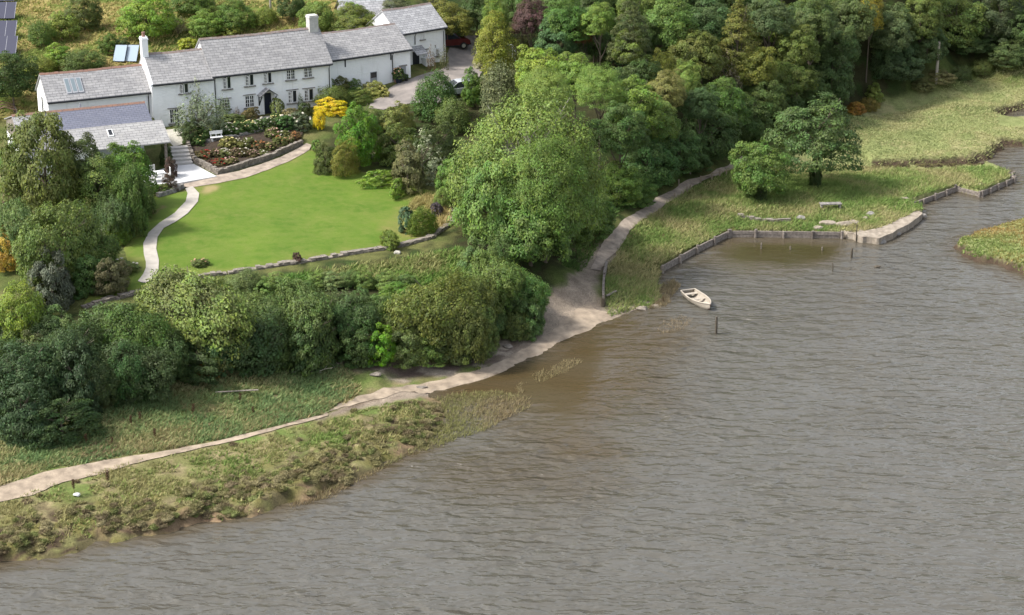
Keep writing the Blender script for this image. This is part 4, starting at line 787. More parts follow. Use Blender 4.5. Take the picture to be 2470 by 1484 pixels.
# wood between the driveway and the creek: crown tops read off the photo, left to right and top to bottom
WOODS = [
 (1190,30,92,7.0,'tall',(.13,.15,.03),'yellow green tree on the right bank of the driveway'),(1198,-14,60,8,'tall',(.10,.155,.035),'bright tall tree above the yellow green driveway tree'),(1282,-6,92,8,'broad',CO,'dark copper purple tree at the top of the wood'),
 (1372,-6,105,8.5,'broad',(.06,.115,.03),'green tree right of the copper purple tree'),(1345,34,104,7,'broad',BL,'blue green round tree below the copper purple tree'),(1408,44,40,6.5,'tall',RU,'slim russet brown tree among the green crowns'),(1450,6,80,8.5,'broad',(.095,.15,.035),'light green tree above the russet tree'),
 (1203,102,62,3.6,'bush',YG,'low yellow green shrub left of the garden gate'),(1270,70,60,4.5,'tall',(.075,.085,.035),'dull olive small tree under the copper purple tree'),
 (1522,-10,92,10,'conifer',(.05,.065,.028),'dark brownish conifer at the top edge of the wood'),(1620,-8,130,9,'broad',(.075,.125,.035),'large fresh green tree right of the brownish conifer'),(1560,40,70,7,'broad',DK,'dark tree squeezed between the brownish conifer and yellow tree'),
 (1520,68,84,7,'broad',(.11,.15,.04),'green tree with a yellow top in the middle of the wood'),(1596,118,64,6,'tall',(.14,.16,.04),'pale tree with yellowing leaves below the yellow topped tree'),(1672,74,122,7.5,'broad',(.085,.105,.032),'olive brown domed tree in the middle of the wood'),
 (1785,-4,110,11,'conifer',(.095,.105,.03),'tall yellow brown larch near the top of the wood'),(1860,-2,96,10,'broad',(.055,.085,.04),'grey green tree right of the yellow brown larch'),(1830,112,100,7.5,'broad',(.10,.12,.03),'olive yellow tree below the grey green tree'),(1755,128,70,6.5,'wispy',(.13,.12,.09),'half dead grey twiggy tree beside the olive yellow tree'),
 (1660,144,62,7,'tall',(.12,.18,.05),'small bright light green tree in front of the olive brown dome'),(1610,170,90,7.5,'broad',(.125,.13,.05),'pale olive tree with bare grey branches'),(1748,188,118,8,'broad',(.065,.115,.032),'full green tree left of the creek path bend'),(1690,210,80,7.5,'broad',(.045,.08,.035),'dark blue green tree beside the pale olive tree'),
 (1960,-14,110,10,'broad',(.06,.09,.035),'dark green crown on the top edge right of the larch'),(1930,60,96,9,'broad',(.085,.115,.033),'mid green tree with yellowish flank in the upper wood'),(1915,130,96,8,'broad',(.07,.10,.03),'rounded green tree above the oak on the point'),
 (2050,-12,120,10,'broad',(.07,.10,.04),'dull green crown on the top edge of the photo right of centre'),(2102,-18,60,11,'tall',(.22,.20,.04),'yellow tipped tree on the top edge'),(2030,60,100,9,'broad',(.05,.085,.033),'dark green tree under the yellow tipped tree'),(2010,120,110,8.5,'broad',(.045,.075,.03),'dark tree in front of the saltings edge'),
 (2150,10,110,10,'broad',(.065,.095,.045),'grey green crown right of the yellow tipped tree'),(2225,-8,100,10,'broad',(.08,.11,.035),'pale topped tree on the upper right edge'),(2160,70,100,9,'broad',(.05,.085,.04),'dark grey green tree behind the saltings corner tree'),
 (2310,-10,150,10.5,'broad',(.085,.125,.04),'large lighter green tree near the top right corner'),(2168,106,118,7,'broad',(.045,.07,.036),'dark grey green tree bulging onto the saltings left of the pole'),(2240,60,90,8,'broad',(.05,.08,.035),'dark tree directly behind the wooden pole'),
 (2350,62,120,7,'broad',(.045,.075,.03),'dark tree hanging over the shade right of the wooden pole'),(2420,-20,110,11,'broad',(.035,.05,.025),'very dark tree near the top right corner'),(2470,20,100,8,'broad',(.05,.085,.03),'green tree at the right edge of the photo'),(2440,96,90,5,'broad',(.05,.075,.03),'low dark tree at the right end of the field edge'),
 # nearer the garden and the path
 (1300,118,120,7.5,'broad',(.13,.19,.04),'pale green tree top in front of the garden gate'),(1390,128,100,8,'broad',(.12,.185,.045),'yellowish green tree right of the garden gate'),(1205,152,96,5.5,'bush',(.095,.115,.065),'grey green willow bush at the driveway edge'),(1140,164,46,3.5,'bush',(.07,.13,.03),'green shrub beside the silver car'),
 (1320,168,120,9,'ash',(.12,.175,.05),'pale feathery tree behind the big ash'),(1450,160,110,9,'ash',(.105,.17,.045),'feathery green tree right of the pale one'),(1530,190,120,9,'broad',(.10,.165,.04),'bright leafy tree right behind the big ash'),(1500,250,120,9,'broad',(.05,.09,.03),'deep green tree in the shade of the big ash'),
 (1590,240,110,9,'broad',(.09,.14,.04),'mid green tree above the creek path'),(1560,320,130,9,'broad',(.05,.10,.035),'shaded green tree right of the big ash'),(1640,300,110,8,'broad',(.055,.10,.038),'dark green tree overhanging the dead brush pile'),(1720,262,120,8,'broad',(.05,.085,.033),'blue green tree behind the small tree on the point'),
 (1800,232,110,8,'broad',(.05,.085,.03),'dark leafy tree left of the oak on the point'),(1850,180,100,8,'broad',(.06,.09,.03),'olive dark tree above the oak on the point'),(1900,220,90,7,'broad',(.045,.075,.028),'dark tree just behind the oak crown'),(1960,200,90,6.5,'broad',(.05,.085,.03),'dark bushy tree at the back of the saltings'),
 (1490,390,110,8.5,'broad',(.085,.14,.035),'light green leafy tree right of the big ash above the path'),(1540,420,80,6,'broad',(.07,.125,.035),'leafy tree overhanging the earth of the footpath bend'),(1600,370,80,6,'broad',(.05,.09,.03),'dark bushy tree left of the brush pile'),(1680,340,80,5,'broad',(.045,.08,.03),'dark low tree behind the signpost'),
 (1430,470,120,7.5,'broad',(.06,.105,.03),'shaded tree under the right side of the big ash')]
EU = [1100,1330,1380,1440,1500,1560,1600,1680,1760,1800,1880,1980,2060,2140,2200,2250,2330,2400,2600]; EV = [600,640,628,555,478,450,432,405,372,356,330,278,244,228,190,164,148,130,100]
for u, vt, w, h, kd, c, lb in WOODS:
    if u > 1340: h = min(h, max(2.6, (float(np.interp(u, EU, EV))-14-vt)/26))
    sm = h < 5.6; T(u, vt, w*1.12, h, kd, c, lb, low=.12 if not sm else .04, name='woodland_tree' if not sm else 'shrub', cat='tree' if not sm else 'bush', group='trees of the wood')
# the big ash in the middle
def big(u, vt, wpx, vb, kind, col, label, low, trunk=None, depth=None, name='tree', **k):
    p = on(u, vb); sc = scale_at(p + [0, 0, 5]); h = (vb-vt)/(sc*.96); return tree(p, h, wpx/sc, kind, col, label, low=low, trunk=trunk, depth=depth, name=name, **{'hk': .72, **k})
big(1283,240,375,585,'ash',(.105,.155,.045),'very large pale green ash tree spreading over the middle of the photo',.12,TKW,depth=8.5,name='ash_tree')
big(1315,335,250,632,'ash',(.085,.14,.038),'full green tree in front of the big ash, beside the lawn wall end',.12,depth=6.5,name='sycamore_tree')
big(1190,385,230,590,'broad',(.085,.15,.045),'bright green leafy tree at the right end of the lawn',.1,depth=5,name='broadleaf_tree')
big(1280,440,220,640,'broad',(.065,.115,.032),'mid green tree low down at the foot of the big ash',.15,depth=6,name='broadleaf_tree')
big(1370,500,110,622,'broad',(.075,.125,.035),'low spreading tree at the woodland edge above the dark bank',.3,depth=4,name='broadleaf_tree')
# oak and small tree on the point
big(1962,236,226,446,'oak',(.052,.088,.032),'round dark oak standing alone on the grassy point',.27,hk=.85,name='oak_tree',rz=.6)
tree(on(1966,450)+[0,-.1,0], 3.3, 1.2, 'bush', (.028,.05,.018), 'ivy clad dark shrub wrapped round the oak trunk', cat='bush', name='ivy_shrub', low=.0)
big(1828,345,138,478,'broad',(.072,.125,.035),'small leaning green tree left of the oak on the point',.16,name='small_tree')
tree(on(1834,482), 1.7, 1.1, 'bush', (.03,.05,.018), 'dark ivy mass round the foot of the small leaning tree', cat='bush', name='ivy_shrub', low=.0)
# hedge row below the lawn, and shrubs about the garden
SHR = [
 (480,664,340,862,'hedge',(.105,.145,.045),'big hedge shrub with pale glinting leaves below the lawn wall',4.0),(300,735,230,905,'hedge',(.05,.085,.03),'dark hedge shrub left of the pale leaved hedge shrub',3.5),(730,690,220,872,'hedge',(.065,.105,.035),'mixed green hedge shrub in the middle of the slope',3.6),(850,714,160,868,'hedge',(.045,.075,.03),'dark hedge shrub between the mixed shrub and bright green bush',3.2),
 (640,760,200,892,'bush',(.035,.062,.026),'dark lower hedge shrub above the rough grass bank',2.6),(925,782,94,868,'bush',(.085,.18,.022),'vivid green bush at the foot of the hedge row',1.8),(1065,672,250,880,'hedge',(.085,.11,.032),'big rounded shrub with yellowish and russet leaves above the beach',4.0),(1190,620,180,790,'hedge',(.075,.12,.035),'green shrub behind the rounded russet flecked shrub',3.2),(1255,655,150,800,'hedge',(.07,.135,.04),'bright green shrub nearest the sandy path',2.8),
 (1150,575,120,680,'bush',(.08,.13,.05),'pale green shrub on the slope below the lawn wall end',2.2),(1215,560,90,650,'bush',(.06,.10,.035),'green shrub under the ash branches beside a pale stake',2.0),(970,680,130,740,'bush',(.075,.14,.03),'green shrub behind the vivid green bush',1.8),
 (395,690,190,800,'hedge',(.085,.12,.04),'mid green shrub at the left end behind the pale leaved hedge shrub',3.0),(590,708,170,800,'hedge',(.08,.12,.04),'green shrub behind the right side of the pale leaved hedge shrub',3.0),(665,720,170,880,'hedge',(.06,.095,.035),'dark green shrub right of the pale leaved hedge shrub',3.2),(790,704,150,800,'bush',(.07,.10,.045),'greyish green shrub on the slope below the red wall plant',2.4),(915,716,130,800,'hedge',(.06,.11,.035),'green shrub above the vivid green bush',2.6),
 (985,738,140,872,'hedge',(.07,.10,.03),'olive shrub right of the vivid green bush',3.0),(1125,720,170,868,'hedge',(.065,.10,.03),'dark olive shrub low on the bank above the beach',3.0),(560,770,170,888,'hedge',(.045,.078,.03),'dark shrub at the foot of the pale leaved hedge shrub',2.6),(400,790,180,910,'hedge',(.042,.072,.028),'dark shrub left of the foot of the pale leaved hedge shrub',2.8),(760,770,150,884,'bush',(.042,.072,.03),'dark shrub at the foot of the mixed hedge shrub',2.4),(230,860,170,975,'hedge',(.036,.062,.028),'dark thicket above the left rust bracken clump',2.8),(110,760,150,900,'hedge',(.045,.075,.032),'dark green shrub below the bright yellow green small tree',3.0),(20,770,130,900,'hedge',(.042,.07,.03),'dark shrub cut by the left edge below the bright small tree',3.0),
 (180,790,240,985,'hedge',(.034,.06,.026),'dark shrub thicket at the lower left above the rough grass',3.6),(60,830,240,1060,'hedge',(.032,.06,.028),'very dark thicket at the left edge above the path',3.8),(330,830,200,960,'hedge',(.036,.058,.026),'dark thicket above the rust coloured bracken',2.8),(150,960,200,1060,'bush',(.03,.055,.022),'dark low bramble mass beside the rough grass at left',2.0),(470,830,150,915,'bush',(.034,.058,.024),'dark bramble above the rust bracken clumps',1.8),
 (60,680,170,850,'broad',(.12,.17,.035),'bright yellow green small tree at the left edge',3.2),(150,740,130,850,'bush',(.075,.12,.045),'mid green shrub right of the yellow green small tree',2.2),(130,605,190,740,'bush',(.075,.09,.075),'grey blue leafed shrub at the left below the orange tree',2.6),(10,545,110,650,'broad',(.28,.20,.05),'orange yellow small tree cut by the left edge',2.0),
 (150,500,300,690,'hedge',(.09,.13,.042),'large pale green shrub mass at the left of the lawn',4.0),(50,490,160,640,'hedge',(.075,.12,.045),'soft green shrub at the left edge above the orange tree',3.0),(215,560,150,705,'hedge',(.065,.105,.032),'green shrub between the pale mass and the rose shrub',2.6),(285,522,66,588,'round',(.06,.10,.018),'clipped dark green round shrub left of the garden path',1.6),
 (270,622,110,705,'bush',(.085,.085,.05),'greyish rose shrub with a few white blooms beside the garden path',1.8),(250,545,40,620,'wispy',(.3,.3,.24),'thin shrub with white flowers beside the clipped round shrub',1.0),
 (120,275,230,545,'broad',(.07,.09,.028),'large dark elder tree covering the outhouse roof at left',5.0),(200,330,130,520,'broad',(.05,.07,.028),'dark tree in front of the outhouse lower slope',3.5),(235,380,170,545,'tall',(.085,.13,.038),'light green feathery tree left of the patio',3.4),(310,350,140,500,'broad',(.065,.125,.028),'bright leafy vine tree against the open outhouse bay',3.0),(345,440,120,520,'bush',(.06,.10,.03),'green shrub below the patio at the lawn corner',1.6),(60,330,120,460,'broad',(.06,.10,.03),'green tree at the left in front of the outhouse gable',3.0),
 (22,415,80,490,'wispy',(.30,.25,.2),'pale pinkish grey plume shrub at the left edge',1.6),(275,470,150,575,'hedge',(.045,.078,.03),'dark green shrub mass below the feathery tree',2.4),(20,360,60,430,'small',(.07,.11,.03),'green shrub under the outhouse gable',1.5),(320,400,110,560,'hedge',(.06,.105,.032),'deep green shrub beside the left lawn corner',2.2),
 # right of the rose bed
 (1052,178,112,284,'round',(.04,.082,.024),'round dense laurel between driveway and garden',3.0),(868,258,150,400,'broad',(.062,.135,.02),'vivid green maple right of the yellow broom',3.4),(832,340,74,428,'tall',(.13,.135,.035),'small olive yellow tree on the lawn edge',1.4),(785,345,60,420,'bush',(.07,.09,.035),'dark mixed shrub at the end of the earth path',1.2),(765,338,36,366,'small',(.08,.14,.035),'little green shrub at the top corner of the lawn',.8),
 (960,300,120,390,'bush',(.07,.10,.03),'dark green shrub behind the vivid maple',2.6),(965,250,90,320,'bush',(.12,.14,.045),'yellowish shrub beside the driveway with russet flowers',2.0),(1020,320,130,440,'wispy',(.16,.19,.14),'silvery grey leafed shrub left of the big ash',2.4),(985,345,120,455,'bush',(.085,.09,.045),'brownish green shrub behind the low spreading trees',2.0),(1060,290,120,400,'bush',(.06,.085,.035),'dark shrub below the round laurel',2.2),(900,262,70,320,'bush',(.10,.14,.05),'pale green shrub between broom and driveway',1.6),(1095,240,90,320,'bush',(.075,.11,.035),'green shrub right of the round laurel',2.2),
 (920,412,110,452,'small',(.12,.20,.04),'low spreading bright tree on the lawn under the maple',1.0),(962,432,80,474,'small',(.115,.19,.04),'second low spreading bright tree nearer the big ash',1.0),(1070,455,70,500,'bush',(.10,.15,.045),'green shrub at the far right corner of the lawn',1.2),(1085,390,80,470,'bush',(.075,.14,.035),'upright green shrub right of the silvery shrub',1.8),
 (985,500,50,560,'small',(.07,.12,.075),'blue green conifer like shrub in the island bed',1.2),(1020,502,76,565,'round',(.065,.105,.018),'dark green mound shrub in the island bed by the wall',1.3),(1054,488,34,520,'small',(.05,.042,.06),'small purple leafed shrub behind the green mound',.8),(938,555,74,595,'bush',(.075,.11,.022),'low green mound shrub inside the lawn wall',1.0),(717,610,42,630,'small',(.045,.025,.025),'small dark red shrub on the lawn wall',.6),
 # house front
 (495,232,130,330,'wispy',(.13,.165,.12),'grey green olive tree in front of the farmhouse',2.4),(478,196,62,300,'wispy',(.15,.19,.13),'slim grey green climber rising against the house wall',1.2),(460,290,70,342,'bush',(.045,.07,.03),'dark green bush at the foot of the olive tree',1.4),(545,236,40,300,'wispy',(.12,.165,.11),'leafy climber over a ground floor window',.9),(572,262,40,300,'wispy',(.14,.12,.12),'thin purplish shrub left of the lit ground floor window',.8),
 (600,262,60,292,'small',(.14,.12,.06),'brownish low shrub below the window left of the porch',.8),(560,275,70,305,'small',(.06,.085,.03),'dark low border shrub at the house front',.8),(678,182,34,262,'wispy',(.10,.14,.10),'twining climber right of the porch',.7),(670,240,44,284,'small',(.085,.11,.045),'green shrub at the foot of the porch climber',.9),(705,262,50,288,'small',(.16,.15,.09),'straw coloured shrub under the right hand windows',.8),(735,250,50,280,'small',(.05,.075,.03),'dark rounded shrub near the right end of the farmhouse',.9),(722,226,22,262,'wispy',(.08,.13,.05),'slender upright shrub between the right hand windows',.7),
 (775,188,80,240,'bush',(.07,.12,.03),'green rambling shrub at the join of farmhouse and outbuilding',1.6),(815,186,70,236,'bush',(.085,.095,.035),'brown green shrub against the outbuilding wall',1.5),(850,192,50,236,'bush',(.06,.10,.028),'dark green shrub left of the outbuilding doorway',1.3),(805,210,90,262,'bush',(.095,.13,.04),'yellow flecked shrub behind the broom',1.4),(900,196,60,232,'bush',(.15,.165,.05),'pale yellow green border plant by the driveway',1.1),(920,205,54,232,'small',(.17,.175,.06),'yellowish flowering border plant at the driveway edge',.9),(868,215,70,252,'bush',(.10,.14,.04),'green border shrub beside the driveway',1.2),
 (858,142,34,200,'wispy',(.12,.17,.09),'climber on the white outbuilding wall',.7),(880,150,18,166,'wispy',(.12,.15,.10),'small tuft of climber high on the outbuilding wall',.5),(838,128,20,140,'small',(.10,.15,.06),'leafy tuft growing at the outbuilding eaves',.5),
 (1046,90,80,140,'wispy',(.12,.11,.06),'brownish wisteria on the gabled cottage front',1.2),(1040,112,26,172,'wispy',(.14,.10,.07),'twisted climber stem between the cottage windows',.8),(1072,112,30,168,'wispy',(.11,.12,.07),'climber at the corner of the gabled cottage',.8),
 (412,380,38,430,'bush',(.06,.04,.04),'dark purple shrub beside the patio steps',1.0),(402,345,34,395,'bush',(.05,.075,.03),'dark shrub with red flowers on the left of the steps',1.0),(372,285,36,320,'small',(.05,.06,.035),'dark potted shrub at the end of the low wing',.9),(408,418,40,462,'bush',(.07,.05,.045),'dark red leafed shrub at the lower left of the patio',.9),(385,445,60,470,'small',(.085,.12,.04),'green border shrub on the low wall at the lawn corner',.8),
 (1160,120,44,165,'bush',(.25,.26,.20),'white flowering shrub on the right of the driveway',1.4)]
for u, vt, w, vb, kd, c, lb, dp in SHR:
    if kd == 'hedge' and vb > 690:                                    # the bank rises: shrub above shrub rather than one tall one
        span = vb-vt; hp_ = min(span, .64*w); n_ = max(1, math.ceil((span-hp_)/(.5*hp_)))
        for i in range(1, n_+1):
            v0 = vt + (span-hp_)*i/n_; rr_ = random.Random(int(u*7+i)); cc = tuple(a*rr_.uniform(.8, 1.15) for a in c)
            T(u+rr_.uniform(-.22, .22)*w, v0+rr_.uniform(-8, 8), w*rr_.uniform(.6, .95), 0, rr_.choice(['hedge', 'bush']), cc, 'leafy shrub low on the hedge bank between the lawn wall and the shore', vb=v0+hp_, low=.0, name='shrub', cat='bush', group='leafy shrubs of the hedge bank', depth=rr_.uniform(2.2, 3.6))
        vb = vt+hp_
    T(u, vt, w*1.03, 0, kd, c, lb, vb=vb, low=.02 if kd != 'broad' and kd != 'tall' else .08, name='shrub' if kd not in ('broad', 'tall') else 'small_tree', cat='bush' if kd not in ('broad', 'tall') else 'tree', depth=dp*1.15, hk=.8)
rd = random.Random(21); HB = [(30,1010),(100,1000),(190,985),(270,950),(340,935),(430,905),(520,890),(610,886),(700,882),(780,880),(860,872),(1010,872),(1090,868),(1170,855),(1230,815)]
for i, (u, v) in enumerate(HB):
    for k in range(3):
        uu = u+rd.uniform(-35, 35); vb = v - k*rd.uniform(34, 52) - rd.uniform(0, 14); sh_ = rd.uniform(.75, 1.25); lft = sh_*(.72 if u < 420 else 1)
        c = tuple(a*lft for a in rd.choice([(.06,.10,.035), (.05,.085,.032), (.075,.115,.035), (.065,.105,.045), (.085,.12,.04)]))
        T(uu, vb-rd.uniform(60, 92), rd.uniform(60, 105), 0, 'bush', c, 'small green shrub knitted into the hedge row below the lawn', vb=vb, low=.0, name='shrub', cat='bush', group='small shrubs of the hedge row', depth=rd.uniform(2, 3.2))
for u in list(range(400, 660, 34)) + list(range(670, 1020, 44)):
    vb = 712 - (u-400)*.045 + rd.uniform(-10, 14); c = rd.choice([(.08,.13,.045), (.07,.115,.04), (.095,.15,.045), (.10,.14,.06)])
    T(u+rd.uniform(-10, 10), vb-rd.uniform(36, 58)*(1 if u < 660 else .72), rd.uniform(50, 85), 0, 'bush', c, 'low green shrub crowding up to the foot of the dry stone wall', vb=vb, low=.0, name='shrub', cat='bush', group='low shrubs under the dry stone wall', depth=1.8)
# low scrub along the edge of the saltings
for u, vt, w, vb, c, lb in [(2110,204,80,242,(.12,.16,.045),'light green scrub bush at the corner of the saltings'),(2062,246,60,274,(.20,.12,.035),'orange bracken clump at the back of the saltings'),(2095,238,60,266,(.14,.12,.04),'brownish scrub between bracken and light green bush'),(2270,170,70,200,(.12,.12,.06),'straw green scrub at the foot of the wooden pole'),(2320,160,80,192,(.06,.085,.035),'dark scrub right of the wooden pole'),(2375,145,70,178,(.085,.11,.04),'green scrub further right along the field edge'),(2425,132,70,162,(.08,.10,.035),'scrub near the right end of the field edge'),(2225,196,60,218,(.10,.11,.05),'dull scrub left of the wooden pole'),
 (380,878,60,912,(.17,.085,.035),'rust brown bracken clump left of its neighbour under the hedge'),(500,862,66,908,(.18,.10,.035),'rust and ochre bracken clump under the hedge')]:
    T(u, vt, w, 0, 'bush', c, lb, vb=vb, low=.0, name='scrub', cat='bush', depth=1.8)
# fill the wood behind with more of the same, packed crown to crown
FILL = 0; rd = random.Random(11)
WOODF = [tuple(at(u, v, 8)[:2]) for u, v in [(1150,-60),(1230,110),(1420,170),(1500,330),(1560,400),(1640,370),(1740,330),(1850,250),(2000,190),(2150,150),(2300,110),(2470,70),(2600,60),(2600,-60)]]
cand = []
for yy in np.arange(150, 246, 3.4):
    for xx in np.arange(-14, 72, 3.6): cand.append((xx+rd.uniform(-1, 1), yy+rd.uniform(-1, 1)))
for xx, yy in cand:
    if not inside(np.array([xx]), np.array([yy]), WOODF)[0]: continue
    if min((math.hypot(xx-a, yy-b)/(2.0+w*.22)) for a, b, w in TREES) < 1: continue
    z = float(hfun(np.array([xx]), np.array([yy]))[0]); q_ = np.array([xx, yy, z])-EYE; pu, pv = CX+FPX*q_[0]/(q_ @ FW), CY-FPX*(q_ @ UP)/(q_ @ FW)
    if pv > np.interp(pu, EU, EV)-24: continue
    c = rd.choice([DK, (.05,.085,.03), (.058,.10,.03), (.07,.115,.035), (.045,.08,.033), (.085,.125,.035)])
    tree(np.array([xx, yy, z]), rd.uniform(5.5, 7.5), rd.uniform(4, 5.4), 'broad', c, 'dark green woodland tree packed between other crowns with only its top showing', group='filler trees of the wood', name='woodland_tree', low=.2); FILL += 1
print('trees', len(TREES), 'fill', FILL)

# ---------------------------------------------------------------- stone walls
def jbox(m, c, t, l, w, h, rd, j=.18):
    ex = Vector((t[0], t[1], 0)).normalized(); ey = Vector((-ex.y, ex.x, 0)); p = []
    for dz in (0, 1):
        for dy in (-.5, .5):
            for dx in (-.5, .5): p.append(Vector(c) + ex*(dx*l*(1+rd.uniform(-j, j))) + ey*(dy*w*(1+rd.uniform(-j, j))) + Vector((0, 0, (dz-.5)*h*(1+rd.uniform(-j, j)))))
    for f in ((0, 2, 3, 1), (4, 5, 7, 6), (0, 1, 5, 4), (2, 6, 7, 3), (0, 4, 6, 2), (1, 3, 7, 5)): m.face([p[i] for i in f])
def walk(pts, step):
    out = []; acc = 0
    for a, b in zip(pts, pts[1:]):
        l = math.dist(a[:2], b[:2]); q = acc
        while q < l: out.append(((a[0]+(b[0]-a[0])*q/l, a[1]+(b[1]-a[1])*q/l), (b[0]-a[0], b[1]-a[1]))); q += step
        acc = q-l
    return out
def ground_z(x, y): return float(hfun(np.array([x]), np.array([y]))[0])
def stonewall(name, label, pts, h, w, mat, step=.42, course=.24, below=.35, seed=1, ztop=None, cap=True):
    rd = random.Random(seed); m = MB(); n = 0
    for (p, t) in walk(pts, step):
        z0 = ground_z(*p)-below; z1 = (ztop if ztop is not None else ground_z(*p)+h) + rd.uniform(-.03, .03); k = max(1, round((z1-z0)/course)); ch = (z1-z0)/k
        for i in range(k):
            q = rd.uniform(-.2, .2)*step; l = math.hypot(*t)
            jbox(m, (p[0]+t[0]/l*q, p[1]+t[1]/l*q, z0+ch*(i+.5)), t, step*1.08, w*rd.uniform(.85, 1.08), ch*1.0, rd)
        if cap and rd.random() < .8: jbox(m, (p[0], p[1], z1+.04), t, step*rd.uniform(.8, 1.2), w*rd.uniform(.7, 1.1), .13, rd, .25)
    c = m.V[0]; o = m.build(name, mat, weld=False); tag(o, label, 'wall'); return o
stonewall('dry_stone_wall', 'long curved dry stone wall holding the lawn above the hedge shrubs', px_poly([(205,742),(262,724),(340,706),(480,668),(600,652),(720,634),(850,612),(962,595),(1037,575),(1082,543),(1094,508)]), .1, .5, 'stone', below=.95)
stonewall('rose_bed_wall', 'low pale stone wall along the earth path, front edge of the rose bed', px_poly([(526,421),(580,407),(640,388),(690,367),(726,349)]), .38, .32, 'stone', .36, .2, seed=2)
stonewall('rose_bed_wall', 'low stone wall between white patio steps and rose bed', px_poly([(449,340),(456,360),(466,388),(495,405),(524,420)]), .42, .32, 'stone', .36, .2, seed=3)
stonewall('terrace_wall', 'stone retaining wall behind the roses under the gravel terrace', px_poly([(452,335),(505,343),(560,334),(623,319),(690,304),(738,296)]), .15, .4, 'grey_stone', .4, .22, below=.9, seed=4)
stonewall('border_wall', 'short low stone wall edging the lawn below the patio shrubs', px_poly([(385,476),(412,468),(438,455)]), .28, .3, 'grey_stone', .36, .2, seed=5)
stonewall('ruined_wall', 'low broken line of dark stones in the grass of the point', [tuple(at(u, v, 1.0)[:2]) for u, v in [(1786,521),(1830,526),(1870,528),(1908,527)]], .1, .38, 'stone', .5, .22, seed=6)
sheet('rose_bed', px_poly([(453,347),(470,388),(526,418),(640,385),(722,347),(735,312),(690,308),(623,324),(505,348)]), 'soil', .4, .14)
sheet('gravel_terrace', px_poly([(536,302),(604,287),(655,280),(750,281),(750,290),(672,294),(604,307),(545,318)]), 'gravel', .4, .05)
def slab_thing(name, px, ztop, thick, mat, kind='structure', label=None, cat=None):
    m = MB(); p = [tuple(at(u, v, ztop)[:2]) for u, v in px]
    if sum(a[0]*b[1]-b[0]*a[1] for a, b in zip(p, p[1:]+p[:1])) < 0: p = p[::-1]
    m.prism(p, ztop-thick, ztop); o = m.build(name, mat, bevel=.02); return tag(o, label, cat, kind=kind)
slab_thing('patio', [(464,393),(523,425),(433,441),(352,455),(335,425),(418,399)], 5.12, .6, 'paving')
sheet('terrace_path', px_poly([(385,316),(436,312),(446,326),(450,346),(420,356),(398,336)]), 'gravel', .3, .07)
# steps from the patio up to the house
sb = at(441, 398, 5.12); stp = at(427, 352, 5.98); dv = Vector(stp-sb); dv.z = 0; run = dv.length; dv.normalize(); sd = Vector((dv.y, -dv.x, 0))
st = empty('garden_steps', tuple(sb), 0, 'flight of pale stone steps rising from the white patio to the house', 'steps')
for i in range(5):
    m = MB(); a = dv*(run*i/5); b = dv*(run*(i+1)/5 + .03); z1 = .172*(i+1); w = .86
    q = [a-sd*w, a+sd*w, b+sd*w, b-sd*w]; m.prism([(v.x, v.y) for v in (q if (q[1]-q[0]).cross(q[2]-q[1]).z > 0 else q[::-1])], -.3, z1); m.build('step', 'steps_stone', st, bevel=.015)

# ---------------------------------------------------------------- flowers and garden things
def blossom_mesh(seed, n=16, r=.075):
    g = random.Random(seed); m = MB()
    for i in range(n):
        a = g.uniform(0, 6.28); e = g.uniform(.05, 1.2); c = (math.cos(a)*math.cos(e)*.92, math.sin(a)*math.cos(e)*.92, .45+math.sin(e)*.85)
        bm = bmesh.new(); bmesh.ops.create_icosphere(bm, subdivisions=1, radius=r*g.uniform(.7, 1.4))
        for f in bm.faces: m.face([(v.co.x+c[0], v.co.y+c[1], v.co.z*.7+c[2]) for v in f.verts])
        bm.free()
    o = m.build('blossoms', 'petals', weld=False); me = o.data; bpy.data.objects.remove(o); return me
BL_ = [blossom_mesh(1, 15, .095), blossom_mesh(2, 9, .11), blossom_mesh(3, 20, .09)]
def rose(u, v, h, w, fol, pet, label, k=0, group='roses in the terraced bed', name='rose_bush'):
    p = on(u, v); t = empty(name, tuple(p), random.uniform(0, 6), label, 'rose', group)
    f = bpy.data.objects.new('foliage', CR['small'][k % 2]); COL.objects.link(f); f.parent = t; f.scale = (w*.8, w*.8, h*1.2/1.3); f.color = (*fol, 1)
    b = bpy.data.objects.new('blossoms', BL_[k % 3]); COL.objects.link(b); b.parent = t; b.scale = (w*.78, w*.78, h*1.2/1.3); b.color = (*pet, 1); return t
PY, WH, PK, RD, OR_, PE = (.62,.55,.24), (.62,.58,.48), (.52,.33,.28), (.36,.025,.02), (.42,.18,.08), (.52,.33,.2)
fo1, fo2, fo3 = (.07,.12,.03), (.11,.125,.035), (.09,.075,.03)
def zz5(x, y): return 381.18+x*.24692, 152.47+y*.24692
